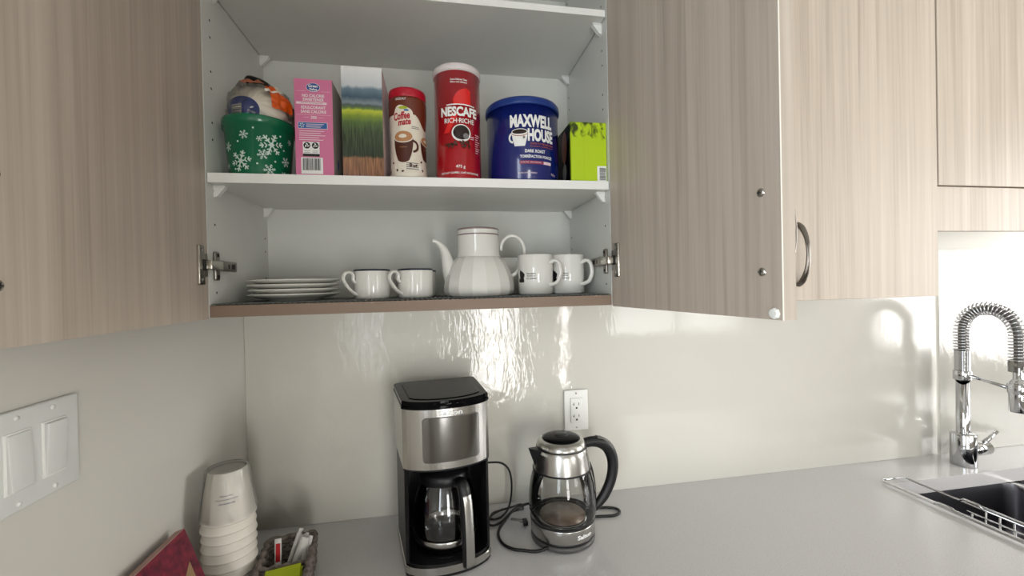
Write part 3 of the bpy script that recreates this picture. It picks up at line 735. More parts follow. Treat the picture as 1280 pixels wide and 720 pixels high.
def creamer():
    pr = [(.0, 0), (.034, 0), (.0372, .003), (.0372, .012), (.0355, .045), (.0352, .09), (.0362, .112), (.0378, .128), (.0385, .140), (.0385, .158), (.037, .165)]
    r = interp([(a, b) for a, b in pr if a > 0])
    t = thing('creamer_jar', 'waisted brown and cream coffee whitener jar with a red lid', 'jar', (.4245, -.249, SZ))
    mats = ['cream_label']*6+['cream_label', 'brown_label', 'brown_label', 'brown_label']
    mats = (['cream_label']*len(pr))[:len(pr)-1]; mats[-1] = mats[-2] = mats[-3] = 'brown_label'
    MB().lathe(pr+[(0, .1651)], 'cream_label', n=64, mats=mats+['brown_label']).build('jar_body', t)
    MB().lathe([(.0362, .163), (.0378, .166), (.0378, .178), (.0366, .182), (.033, .184), (.031, .183), (.010, .183), (0, .1835)], 'red_cap', n=64).box(-.012, .012, -.03, -.02, .183, .1855, 'red_cap', .001).build('lid', t)
    p = MB(); yw = -.22; cm = lambda z, y=0, off=.0006: cyl_map(r, z, yw+y, off)
    # wavy lower edge of the brown band
    for k in range(40):
        a0 = -PI+2*PI*k/40; a1 = a0+2*PI/40
        lo = lambda a: .128-.026*max(0, math.sin((a-.45)*2.0))**1.5 if -1.5 < a < 2.2 else .128
        g = []
        for a in (a0, a1):
            for z in (.134, lo(a)): rr = r(z)+.0004; g.append(p.v((rr*math.cos(-PI/2+a), rr*math.sin(-PI/2+a), z)))
        p._faces([p.bm.faces.new([g[0], g[1], g[3], g[2]])], 'brown_label', True)
    p.ell(0, 0, .020, .021, cm(.124), 'cream_label', n=32, rings=4, shape=lambda a: 1+.08*math.sin(4*a))
    p.text('HAZELNUT', -.003, 0, .005, cm(.158), 'print_white', .01, width=.022)
    p.text('Coffee', -.002, .0, .015, cm(.1245, 0, .0012), 'red_cap', .035, width=.033, shear=.3, rot=.12)
    p.text('mate', .003, .0, .0115, cm(.1120, 0, .0012), 'red_cap', .035, width=.026, shear=.3, rot=.12)
    p.ell(.002, 0, .009, .003, cm(.140, 0, .001), 'lime_packet', n=16, rings=1); p.ell(.008, 0, .005, .002, cm(.135, 0, .0012), 'blue_pill', n=12, rings=1)
    for k in range(2): p.rect(.010, .026, 0, .0012, cm(.1035-.003*k, .2), 'print_gray', 2, 1)
    # printed mug
    for yy, s in ((0.0, 1), (1.45, .8)):
        c = cm(.066, yy, .001); c2 = cm(.066, yy, .0013); c3 = cm(.066, yy, .0016)
        p.grid(10, 10, lambda u, v: c(.0195*s*(2*u-1)*(1-.45*(1-v)**2.5), (-.030+.048*v-.004*(1-(2*u-1)**2)*(1-v))*s), 'brown_mug')
        p.ell(0, .018*s, .0200*s, .0125*s, c2, 'cream_label', n=28, rings=2); p.ell(0, .018*s, .0178*s, .0105*s, c3, 'latte', n=28, rings=2)
        p.ell(-.001, .0185*s, .008*s, .004*s, cm(.066, yy, .0018), 'cream_label', n=16, rings=1)
        for k in range(14):
            a0 = -1.5+3*k/14; a1 = a0+3/14
            q = [p.v(c((.018+.013*math.cos(a)*rr)*s, (-.001+.013*math.sin(a)*rr)*s)) for a, rr in ((a0, 1), (a1, 1), (a1, .65), (a0, .65))]
            p._faces([p.bm.faces.new(q)], 'brown_mug', False)
        p.text('hazelnut', 0, -.003, .003, c3, 'latte')
    for k in range(16):
        a = random.uniform(-1.3, 1.6); z = random.uniform(.012, .045)
        p.ell(0, 0, .0028, .0019, cm(z, a, .0012), 'brown_mug', n=10, rings=1, rot=random.uniform(0, 3))
    for k in range(4): p.rect(-.004, .020, 0, .0015, cm(.030-.004*k, .25, .0014), 'print_gray', 3, 1)
    p.rect(.024, .028, 0, .010, cm(.018, .2, .0014), 'print_white', 2, 1)
    p.build('printed_label', t)
creamer()

def arc_band(p, mp, u0, u1, v, w, m, sag=0, n=12):
    for k in range(n):
        a, b = u0+(u1-u0)*k/n, u0+(u1-u0)*(k+1)/n
        s = lambda u: v+sag*(1-((2*(u-u0)/(u1-u0))-1)**2)
        q = [p.v(mp(a, s(a))), p.v(mp(b, s(b))), p.v(mp(b, s(b)+w)), p.v(mp(a, s(a)+w))]
        p._faces([p.bm.faces.new(q)], m, False)
def red_can():
    R_ = .0482; H = .233
    t = thing('coffee_can', 'tall red instant coffee tin with a pale plastic lid', 'can', (.5278, -.245, SZ))
    MB().lathe([(0, 0), (R_, 0), (R_+.0008, .002), (R_, .004), (R_, H-.004), (0, H-.004)], 'red_label', n=72).build('tin', t)
    MB().lathe([(R_-.001, H-.014), (R_+.0022, H-.014), (R_+.0022, H-.002), (R_, H+.001), (R_-.004, H+.001), (R_-.006, H-.002), (0, H-.002)], 'lid_clear', n=72).build('lid', t)
    p = MB(); cm = lambda z, off=.0005, y=.03: cyl_map(R_, z, y, off)
    p.grid(14, 8, lambda u, v: cm(.150)(-.012+.036*u, .034*v*math.sqrt(max(.02, 1-(1-u)**2.4*.9-max(0, u-.8)*1.5))), 'red_bright')
    p.build('accent_print', t); p = MB()
    p.grid(8, 8, lambda u, v: cm(.092)(-.034+.020*v+.012*u, .040*v), 'red_bright')
    p.text('NESCAFE', .0, 0, .0195, cm(.1355, .001), 'print_white', .045, width=.078)
    arc_band(p, cm(.1475, .001), -.026, .033, 0, .0022, 'print_white', .001)
    p.text('RICH·RICHE', .0, 0, .0098, cm(.1170, .001), 'print_white', .012, width=.062)
    p.text('Some Delicious Taste', .0, 0, .0040, cm(.2000, .001), 'print_white', .02, width=.034); p.text('Même goût délicieux', .0, 0, .0040, cm(.1942, .001), 'print_white', .02, width=.034)
    # cup seen from above
    c = lambda o: cm(.092, o); p.ell(.003, 0, .0195, .0175, c(.001), 'print_white', n=36, rings=3); p.ell(.003, .001, .0165, .0145, c(.0014), 'dark_coffee', n=32, rings=3)
    p.ell(.012, -.006, .006, .006, c(.0018), 'print_gray', n=16, rings=2); p.rect(.022, .031, -.007, -.0055, c(.001), 'pale_pink', 2, 1); p.rect(.021, .030, -.011, -.0098, c(.001), 'pale_pink', 2, 1)
    for k in range(26):
        p.ell(random.uniform(-.03, .026), random.uniform(-.004, .007), .0034, .0022, cm(.068, .0009+.0002*(k % 3)), 'brown_mug' if k % 3 else 'dark_coffee', n=10, rings=1, rot=random.uniform(0, 3))
    for k in range(9): p.rect(.034, .048-.003*(k % 3), -.002, -.0008, cm(.094-.0046*k, .001), 'pale_pink', 2, 1)
    p.text('475 g', .0, 0, .0080, cm(.0235, .001), 'print_white', .01); p.text('INSTANT COFFEE | CAFÉ INSTANTANÉ', .0, 0, .0058, cm(.0115, .001), 'print_white', .02, width=.082)
    p.build('printed_label', t)
red_can()

def blue_can():
    R_ = .0795; H = .166
    t = thing('coffee_can', 'wide dark blue ground coffee tub with white lettering', 'can', (.6745, -.2155, SZ))
    MB().lathe([(0, 0), (R_-.002, 0), (R_, .003), (R_, H), (0, H)], 'navy', n=84).build('tub', t)
    MB().lathe([(R_+.0002, H-.008), (R_+.003, H-.008), (R_+.0035, H-.004), (R_+.003, H+.004), (R_, H+.008), (R_-.006, H+.0085), (R_-.008, H+.005), (0, H+.005)], 'navy_lid', n=84).build('lid', t)
    p = MB(); cm = lambda z, off=.0006, y=.06: cyl_map(R_, z, y, off)
    p.text('MAXWELL', .001, 0, .0265, cm(.1225), 'print_white', .05, width=.096)
    p.text('HOUSE', .021, 0, .0265, cm(.0935), 'print_white', .05, width=.062)
    # printed mug
    c = cm(.092, .0008); c2 = cm(.092, .0012); c3 = cm(.092, .0016)
    p.grid(10, 8, lambda u, v: c((-.027)+(.0165-.006*(1-v)**1.6)*(2*u-1), -.022+.028*v), 'print_white')
    p.ell(-.027, .008, .0168, .0062, c2, 'print_white', n=30, rings=2); p.ell(-.027, .008, .0150, .0048, c3, 'dark_coffee', n=28, rings=2)
    arc_band(p, c3, -.0432, -.0108, .0025, .0014, 'orange_text', -.004)
    for k in range(16):
        a0 = PI/2+PI*k/16; a1 = a0+PI/16
        q = [p.v(c(-.041+.0095*math.cos(a)*rr, -.004+.0115*math.sin(a)*rr)) for a, rr in ((a0, 1), (a1, 1), (a1, .6), (a0, .6))]
        p._faces([p.bm.faces.new(q)], 'print_white', False)
    p.ell(-.018, -.004, .0025, .003, c3, 'print_gray', n=12, rings=1)
    p.text('GOOD TO THE LAST DROP', .024, 0, .0040, cm(.0755), 'orange_text', .02, width=.058); p.text('BON JUSQU’À LA DERNIÈRE GOUTTE', .024, 0, .0034, cm(.0700), 'orange_text', .02, width=.058)
    p.text('DARK ROAST', .006, 0, .0068, cm(.0600), 'print_white', .03, width=.045); p.text('TORRÉFACTION FONCÉE', .010, 0, .0074, cm(.0495), 'print_white', .03, width=.074)
    p.rect(-.028, .044, -.003, .004, cm(.0360, .0006), 'pink_dark', 8, 1); p.text('FILTER FINE · MOUTURE FINE', -.004, 0, .0028, cm(.0366, .001), 'pale_pink', .01, width=.044); p.rect(.024, .044, -.0025, .0035, cm(.0360, .001), 'pale_pink', 4, 1)
    p.text('GROUND COFFEE · CAFÉ MOULU', -.012, 0, .0036, cm(.0150), 'pale_pink', .01, width=.040); p.text('925 g', .052, 0, .0060, cm(.0150), 'pale_pink', .01)
    p.build('printed_label', t)
blue_can()

def green_box():
    W_, Dp, H = .0800, .100, .1275
    t = thing('tea_box', 'lime green carton with dark smudged print, right end of the shelf', 'box', (.7640, -.2885, SZ))
    MB().box(0, W_, 0, Dp, 0, H, 'lime_card', .0006, 1, False).build('carton', t)
    p = MB(); p.rect(W_*.36, W_*.365, .001, H-.001, lambda u, v: (u, -.0004, v), 'lime_packet', 1, 1)
    mp = front_map(0, -.0005, 0); barcode(p, .058, .0785, .002, .034, mp, vertical=False)
    p.build('printed_face', t); p = MB()
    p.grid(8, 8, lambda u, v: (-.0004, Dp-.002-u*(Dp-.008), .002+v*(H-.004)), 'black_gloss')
    p.ell(0, 0, .018, .040, lambda u, v: (-.0007, .045+u, .085+v*.9), 'brown_label', n=24, rings=1); p.ell(0, 0, .014, .02, lambda u, v: (-.0009, .045+u, .03+v), 'gray_plastic', n=24, rings=1)
    p.build('side_print', t)
green_box()

# ------------------------------------------------------------------ crockery on the lower shelf
plate_prof = [(0, .002), (.045, .002), (.047, 0), (.053, 0), (.054, .003), (.070, .006), (.0895, .0120), (.0912, .0135), (.0900, .0155), (.070, .0095), (.054, .006), (0, .005)]
pl = thing('side_plate', 'white plate with a thin rim, bottom of the four stacked plates', 'plate', (.172, -.165, LZ), 0, 'stacked white plates')
MB().lathe(plate_prof, 'porcelain_gray', n=72).build('dish', pl)
for k, lb in enumerate(('second plate from the bottom of the white stack of four', 'third plate from the bottom of the white stack of four', 'topmost plate of the white stack of four')):
    dup(pl, (.172+(.001, -.0008, .0004)[k], -.165, LZ+.0098*(k+1)), 0, lb)

def coffee_cup(name, label, loc, rz):
    t = thing(name, label, 'cup', loc, rz, 'low white cups with dark rims')
    r = .0378; h = .0625
    MB().lathe([(0, .003), (.030, .003), (.031, 0), (.034, 0), (.0365, .003), (r, .008), (r, h-.002), (r-.0008, h), (r-.0025, h-.001), (r-.004, .008), (.03, .006), (0, .006)], 'porcelain', n=56).build('cup_body', t)
    MB().lathe([(r+.0003, h-.0035), (r+.0003, h-.0012), (r-.0006, h+.0003), (r-.0022, h+.0002), (r-.0035, h-.003)], 'rim_blue', n=56).build('rim_band', t)
    pts = [(-r+.001, 0, .050), (-r-.010, 0, .0565), (-r-.0215, 0, .050), (-r-.021, 0, .038), (-r-.010, 0, .022), (-r+.0005, 0, .012)]
    pts = [(-r-.001, 0, .034), (-r-.006, 0, .040), (-r-.006, 0, .050), (-r-.013, 0, .0565), (-r-.023, 0, .054), (-r-.0275, 0, .043), (-r-.021, 0, .030), (-r-.011, 0, .018), (-r+.001, 0, .009)]
    MB().tube(pts, [.0026, .0028, .003, .0032, .0032, .0032, .0032, .0034, .004], 'porcelain', n=12, flat=1.8, sub=6, up=(0, 1, 0)).build('handle', t)
    return t
cup = coffee_cup('coffee_cup', 'low white cup with dark rim, beside the stacked plates', (.3385, -.200, LZ), math.radians(38))
dup(cup, (.4300, -.200, LZ), math.radians(38), 'low white cup with dark rim, just left of the teapot')
dup(cup, (.4370, -.100, LZ), math.radians(30), 'low white cup hidden behind the cup nearest the teapot')

def teapot():
    t = thing('teapot', 'tall white faceted porcelain pot with spout and looped handle', 'teapot', (.573, -.172, LZ))
    NF = 16
    def fac(a, z):
        w = min(1, max(0, (.098-z)/.012)) if z > .002 else 1
        a2 = (a+.12) % (2*PI/NF)-PI/NF
        return 1-w*(1-math.cos(PI/NF)/math.cos(a2))*1.0
    body = MB(); pr = [(.0725, 0), (.0785, .004), (.0815, .012), (.0815, .022), (.0795, .034), (.0762, .046), (.0715, .058), (.0655, .070), (.0590, .080), (.0535, .0865), (.0505, .0885)]
    for k in range(NF):
        a0 = 2*PI*k/NF+.12; a1 = a0+2*PI/NF
        for (r0, z0), (r1, z1) in zip(pr, pr[1:]): pass
        cols = []
        for (r_, z_) in pr: cols.append([body.v((r_*((1-q)*math.cos(a0)+q*math.cos(a1)), r_*((1-q)*math.sin(a0)+q*math.sin(a1)), z_)) for q in (0, .5, 1)])
        fs = []
        for A, B in zip(cols, cols[1:]):
            for q in range(2): fs.append(body.bm.faces.new([A[q], A[q+1], B[q+1], B[q]]))
        body._faces(fs, 'porcelain', True)
    body.lathe([(.0505, .0885), (.0492, .094), (.0480, .103), (.0478, .147), (.0482, .151), (.047, .153), (.045, .151), (.0445, .100)], 'porcelain', n=64)
    body.lathe([(0, .002), (.0735, .001)], 'porcelain', n=48).lathe([(0, .10), (.0446, .101)], 'porcelain', n=48)
    body.build('pot_body', t, keep_normals=True)
    MB().lathe([(.0482, .1495), (.0486, .1515), (.0476, .1535), (.0462, .153)], 'rim_mauve', n=64).lathe([(.0481, .1375), (.0483, .1385), (.0483, .1395), (.0481, .1405)], 'rim_mauve', n=64).build('rim_band', t)
    m = MB(); pts = [(-.056, 0, .030), (-.064, 0, .052), (-.070, 0, .074), (-.0745, 0, .094), (-.081, 0, .110), (-.090, 0, .121), (-.099, 0, .1265), (-.104, 0, .1265)]
    m.tube(pts, [.022, .019, .0150, .0115, .0088, .0066, .0052, .0045], 'porcelain', n=20, sub=5, up=(0, 1, 0)); m.build('spout', t)
    pts = [(.062, 0, .055), (.072, 0, .050), (.086, 0, .056), (.100, 0, .074), (.108, 0, .098), (.104, 0, .122), (.090, 0, .138), (.072, 0, .140), (.057, 0, .128), (.052, 0, .114), (.054, 0, .106)]
    pts = [(.068, 0, .046), (.076, 0, .044), (.090, 0, .053), (.103, 0, .074), (.1095, 0, .098), (.105, 0, .121), (.091, 0, .136), (.074, 0, .138), (.060, 0, .128), (.0535, 0, .114), (.054, 0, .104)]
    MB().tube(pts, [.005, .005, .0048, .0046, .0045, .0045, .0045, .0045, .0042, .004, .0038], 'porcelain', n=14, flat=1.2, sub=6, up=(0, 1, 0)).build('handle', t)
teapot()

def mug(label, loc, rz):
    t = thing('mug', label, 'mug', loc, rz, 'straight white mugs with black print')
    r, h = .0405, .091
    MB().lathe([(0, .004), (.033, .004), (.034, 0), (.037, 0), (r, .003), (r, h-.001), (r-.001, h), (r-.003, h-.001), (r-.0042, .009), (0, .007)], 'porcelain', n=56).build('mug_body', t)
    pts = [(r-.001, 0, .072), (r+.012, 0, .0765), (r+.0225, 0, .069), (r+.026, 0, .048), (r+.019, 0, .030), (r+.008, 0, .0235), (r-.001, 0, .022)]
    MB().tube(pts, [.005, .0042, .004, .004, .004, .0044, .0055], 'porcelain', n=14, flat=1.45, sub=6, up=(0, 1, 0)).build('handle', t)
    p = MB(); cm = lambda z, o=.0004: cyl_map(r, z, -rz-1.12, o)
    p.ell(0, 0, .008, .013, cm(.042), 'print_black', n=24, rings=2, shape=lambda a: 1+.18*math.sin(3*a+1)+.08*math.sin(7*a)); p.rect(-.010, .008, -.014, -.006, cm(.042), 'print_black', 3, 1)
    for k, s in enumerate(('Northern', 'Regional', 'Co. Limited')): p.text(s, .026, 0, .0036, cm(.0475-.0055*k), 'print_black', .02, width=(.021, .019, .023)[k])
    p.build('printed_badge', t); return t
mug('straight white mug with black print, right beside the teapot handle', (.7030, -.195, LZ), math.radians(-45))
mug('straight white mug with black print, nearest the right side of the cabinet', (.7835, -.180, LZ), math.radians(-48))
mug('straight white mug standing in shadow behind the teapot handle', (.664, -.075, LZ), math.radians(20))

# ------------------------------------------------------------------ coffee maker
def plan(inset=0, bulge=.030, front=-.088, back=.0915, wf=.0925, wb=.101, r=.012):
    """outline seen from above, convex front"""
    wf -= inset; wb -= inset; back -= inset; front += inset; o = []
    for k in range(6): a = PI/2*k/5; o.append((wb-r+r*math.cos(a), back-r+r*math.sin(a)))
    for k in range(6): a = PI/2+PI/2*k/5; o.append((-wb+r+r*math.cos(a), back-r+r*math.sin(a)))
    n = 22
    fr = []
    for k in range(n+1):
        u = -1+2*k/n; x = wf*u; y = front-bulge*(1-abs(u)**2.4)
        fr.append((x, y))
    fr[0] = (-wf, front+.004); fr[-1] = (wf, front+.004)
    return o+fr
def front_y(x, inset=0, bulge=.030, front=-.088, wf=.0925): return front+inset-bulge*(1-abs(x/wf)**2.4)
def coffee_maker():
    t = thing('coffee_maker', 'black and brushed steel drip coffee maker with glossy black lid', 'coffee maker', (.478, -.154, .0005), math.radians(8))
    MB().prism(plan(.001), 0, .006, 'black_plastic').build('foot', t)
    b = MB().prism(plan(0), .006, .0215, 'steel', bev=.002); b.build('base', t)
    MB().prism(plan(.006), .0217, .0245, 'black_plastic', bev=.001).lathe([(.060, .0245), (.062, .026), (.055, .0275), (0, .0275)], 'black_gloss', (0, -.036, 0)).build('warming_plate', t)
    body = MB()
    out = plan(.002)
    # U shaped black column
    body.box(-.095, .095, .045, .088, .0245, .224, 'black_plastic', .006)
    for s in (-1, 1): 
        b2 = bmesh.new(); q = [(s*.0985, .06), (s*.0905, -.082), (s*.084, -.088), (s*.080, -.05), (s*.082, .06)]
        lo_ = [b2.verts.new((x, y, .0245)) for x, y in q]; hi_ = [b2.verts.new((x, y, .224)) for x, y in q]
        for k in range(5): b2.faces.new([lo_[k], lo_[(k+1) % 5], hi_[(k+1) % 5], hi_[k]])
        b2.faces.new(lo_); b2.faces.new(hi_[::-1]); body.merge(b2, 'black_plastic')
    for k in range(9): body.box(-.081, -.079, -.02, .02, .12+k*.006, .122+k*.006, 'gray_plastic')
    body.lathe([(.03, .205), (.052, .224), (0, .224)], 'black_plastic', (0, -.036, 0)).build('column', t)
    hd = MB().prism(plan(0), .2245, .349, 'steel', smooth=False)
    hd.prism(plan(.0005), .221, .2245, 'black_plastic')
    hd.build('head', t)
    pn = MB()
    fy = lambda x: front_y(x)
    pm = lambda o: (lambda u, v: (u, fy(u)-o, v))
    def rr(x0, x1, z0, z1, r, o, m, m_):
        n = 40; cols = []
        for k in range(n+1):
            u = .5-.5*math.cos(PI*k/n); x = x0+(x1-x0)*u; e = min(x-x0, x1-x)
            ins = r-math.sqrt(max(0, r*r-(r-e)**2)) if e < r else 0
            cols.append([m_.v((x, fy(x)-o, z0+ins+(z1-z0-2*ins)*q)) for q in (0, .5, 1)])
        fs = []
        for A, B in zip(cols, cols[1:]):
            for q in range(2): fs.append(m_.bm.faces.new([A[q], B[q], B[q+1], A[q+1]]))
        m_._faces(fs, m, True)
    rr(-.0545, .0665, .2385, .3325, .008, .0008, 'gray_plastic', pn); rr(-.0530, .0650, .2400, .3310, .007, .0018, 'steel_dark', pn)
    pn.build('display_panel', t)
    lg = MB(); lg.text('Salton', .004, .3405, .0105, pm(.0012), 'white_gloss', .02, width=.050); lg.build('raised_logo', t)
    ld = MB(); ld.prism(plan(-.0015), .349, .3555, 'black_gloss', bev=.0015)
    o2 = plan(-.0005)
    ld.prism(o2, .3555, .366, 'black_gloss', bev=.003)
    ld.prism([(p[0]*.86, p[1]*.86-.004) for p in plan(.004)], .366, .3675, 'black_gloss', bev=.0007)
    ld.box(-.02, .035, -.1205, -.116, .356, .361, 'black_gloss', .001)
    for k in range(3): ld.box(-.008+k*.009, -.003+k*.009, .080, .084, .3655, .3672, 'gray_plastic')
    ld.build('lid', t)
    # power cord, in room coordinates relative to the thing
    R = Matrix.Translation((.478, -.154, .0005)) @ Matrix.Rotation(math.radians(8), 4, 'Z'); inv = R.inverted()
    w = [(.560, -.060, .140), (.600, -.058, .1395), (.630, -.056, .135), (.650, -.054, .118), (.6585, -.052, .088), (.6585, -.048, .046), (.650, -.050, .012), (.6295, -.074, .0045), (.609, -.085, .0042), (.598, -.078, .0042), (.607, -.055, .0042), (.630, -.050, .007), (.6593, -.042, .0075), (.679, -.028, .0042), (.6905, -.030, .0042), (.6885, -.052, .0042)]
    w2 = [(.6885, -.052, .0042), (.673, -.062, .0085), (.650, -.072, .0085), (.625, -.098, .0042), (.600, -.112, .0042), (.591, -.098, .0042), (.603, -.070, .008), (.635, -.054, .0115)]
    c = MB(); c.tube([inv @ Vector(p) for p in w], .0027, 'black_rubber', n=8, sub=6); c.tube([inv @ Vector(p) for p in w2], .0027, 'black_rubber', n=8, sub=6)
    c.build('power_cord', t)
    return t
coffee_maker()
def carafe():
    a = math.radians(8); c = Vector((.478, -.154, 0))+Matrix.Rotation(a, 3, 'Z') @ Vector((0, -.036, 0))
    t = thing('coffee_carafe', 'glass carafe with steel-faced black handle on the warming plate', 'carafe', (c.x, c.y, .0288), a)
    t.scale = (1.06, 1.06, 1.17)
    MB().lathe([(0, .001), (.050, .001), (.056, .006), (.0645, .025), (.0675, .050), (.0655, .078), (.058, .104), (.050, .122), (.0475, .130)], 'carafe_glass', n=64).build('glass_jug', t)
    MB().lathe([(.0645, .0175), (.0668, .021), (.0682, .030), (.0672, .031), (.0655, .024)], 'steel', n=64).build('lower_band', t)
    MB().lathe([(.0495, .121), (.0515, .123), (.0505, .136), (.046, .142), (.03, .146), (.022, .150), (0, .150)], 'black_plastic', n=48).build('lid', t)
    a2 = math.radians(-70)
    T = Matrix.Rotation(a2, 4, 'Z')
    h = MB(); h.T = T
    h.tube([(.048, 0, .127), (.066, 0, .134), (.079, 0, .126), (.084, 0, .100), (.087, 0, .060), (.089, 0, .020), (.089, 0, -.008)], [.010, .011, .0125, .0125, .012, .0115, .011], 'black_plastic', n=16, sub=4, flat=.85, up=(1, 0, 0))
    h.tube([(.0665, 0, .058), (.078, 0, .050), (.085, 0, .045)], .008, 'black_plastic', n=10)
    ho = h.build('handle', t)
    f = MB(); f.T = T
    f.tube([(.0895, 0, .118), (.0945, 0, .100), (.0985, 0, .060), (.0995, 0, .020), (.0990, 0, -.006)], .0098, 'steel', n=14, sub=4, flat=.25, up=(1, 0, 0)); o = f.build('steel_strip', ho)
carafe()

# ------------------------------------------------------------------ kettle
KX, KY = .7600, -.180
def kettle():
    b = thing('kettle_base', 'round grey and black power base with cord under the kettle', 'kettle base', (KX, KY, .0005))
    MB().lathe([(0, 0), (.072, 0), (.0755, .003), (.0762, .009), (.074, .0125), (0, .0125)], 'base_gray', n=64).build('base_disc', b)
    w = [(-.050, -.055, .010), (-.068, -.056, .006), (-.085, -.052, .0035), (-.105, -.044, .0035), (-.128, -.034, .0035), (-.148, -.008, .0035), (-.152, .032, .0035), (-.138, .068, .0035), (-.110, .098, .014), (-.080, .120, .0165), (-.045, .127, .0165), (-.010, .122, .004), (.060, .098, .0035), (.130, .092, .0035), (.168, .080, .0035), (.172, .060, .0035), (.150, .048, .0035), (.110, .052, .0035), (.066, .050, .006)]
    MB().tube(w, .0034, 'black_rubber', n=8, sub=6).build('power_cord', b)
    pg = MB(); pg.tube([(-.113, .072, .012), (-.095, .064, .012), (-.082, .060, .010)], .0032, 'gray_plastic', n=8); pg.box(-.086, -.074, .050, .068, .002, .014, 'black_plastic', .002); pg.box(-.094, -.086, .056, .058, .008, .010, 'chrome'); pg.box(-.094, -.086, .062, .064, .008, .010, 'chrome')
    pg.build('plug', b)
    t = thing('electric_kettle', 'glass and brushed steel electric kettle with black handle', 'kettle', (KX, KY, .0135))
    t.scale = (1, 1, .972)
    MB().lathe([(0, 0), (.073, 0), (.0745, .002), (.0748, .006), (0, .006)], 'black_plastic', n=64).build('foot_ring', t)
    MB().lathe([(.0745, .006), (.0758, .008), (.0772, .036), (.0768, .038), (.070, .038)], 'steel', n=80).build('steel_ring', t)
    MB().lathe([(.0762, .038), (.0778, .0385), (.0778, .041), (.076, .0415)], 'black_plastic', n=64).build('lower_seal', t)
    MB().lathe([(.0, .039), (.066, .039), (.0665, .040), (.062, .041), (.058, .0395), (0, .0395)], 'steel_dark', n=64).lathe([(0, .0398), (.054, .0398), (.0545, .0405), (0, .0408)], 'coffee_stain', n=48).build('heating_plate', t)
    MB().lathe([(.0768, .041), (.0792, .055), (.0800, .075), (.0790, .100), (.0755, .125), (.0705, .147), (.0668, .158)], 'jug_glass', n=80).build('glass_body', t)
    MB().lathe([(.0672, .155), (.0695, .1565), (.0690, .160), (.066, .160)], 'black_plastic', n=64).build('upper_seal', t)
    MB().lathe([(.0682, .160), (.0660, .178), (.0625, .197), (.0600, .207), (.0585, .2085), (.050, .2085)], 'steel', n=80).build('collar', t)
    lid = MB().lathe([(.0575, .2085), (.0590, .2105), (.0585, .214), (.0560, .2205), (.0500, .2265), (.0455, .2275)], 'steel', n=80).build('lid_ring', t)
    MB().lathe([(.0592, .2075), (.0600, .2085), (.0592, .2098)], 'black_plastic', n=64).build('lid_seal', t)
    cp = MB().lathe([(.0455, .2268), (.0450, .2295), (.0380, .2325), (.020, .2345), (0, .2350)], 'black_gloss', n=64).build('lid_cap', t)
    MB().lathe([(.0165, .2335), (.0162, .2362), (.0145, .2375), (0, .2378)], 'black_plastic', n=36).build('lid_button', cp)
    # spout, pointing left
    s = MB(); bmv = bmesh.new()
    ang = math.radians(188)
    def P(r, da, z): a = ang+da; return (r*math.cos(a), r*math.sin(a), z)
    A = [P(.060, .34, .206), P(.083, .03, .213), P(.083, -.03, .213), P(.060, -.34, .206), P(.0665, 0, .165), P(.045, .3, .206), P(.045, -.3, .206), P(.074, 0, .188)]
    vs = [bmv.verts.new(p) for p in A]
    for f in ((0, 1, 7, 4), (1, 2, 7), (2, 3, 4, 7), (0, 5, 6, 3, 2, 1)): bmv.faces.new([vs[i] for i in f])
    s.merge(bmv, 'black_plastic'); so = s.build('spout', t); so.modifiers.new('s', 'SOLIDIFY').thickness = .002
    # handle, to the right
    ha = math.radians(4); h = MB(); h.T = Matrix.Rotation(ha, 4, 'Z')
    h.tube([(.058, 0, .207), (.080, 0, .209), (.103, 0, .204), (.122, 0, .188), (.133, 0, .162), (.134, 0, .132), (.126, 0, .100), (.110, 0, .070), (.092, 0, .050), (.0795, 0, .040)], [.012, .013, .0145, .0145, .014, .0135, .013, .0125, .011, .009], 'black_plastic', n=18, sub=5, flat=.85, up=(0, 1, 0))
    h.tube([(.0700, 0, .158), (.0762, 0, .140), (.0815, 0, .110), (.0835, 0, .080), (.0820, 0, .050), (.079, 0, .022)], .0045, 'black_plastic', n=10, sub=4)
    ho = h.build('handle', t)
    g = MB(); g.T = Matrix.Rotation(ha, 4, 'Z'); g.tube([(.092, 0, .2195), (.108, 0, .2145), (.124, 0, .2015), (.1335, 0, .187)], .0095, 'gray_plastic', n=12, sub=4, flat=.3, up=(1, 0, 1)); g.build('handle_inset', ho)
    p = MB(); p.text('Salton', 0, 0, .0100, cyl_map(interp([(.0758, .008), (.0772, .036)]), .022, .42, .0006), 'white_gloss', .03, width=.040); p.build('raised_logo', t)
kettle()

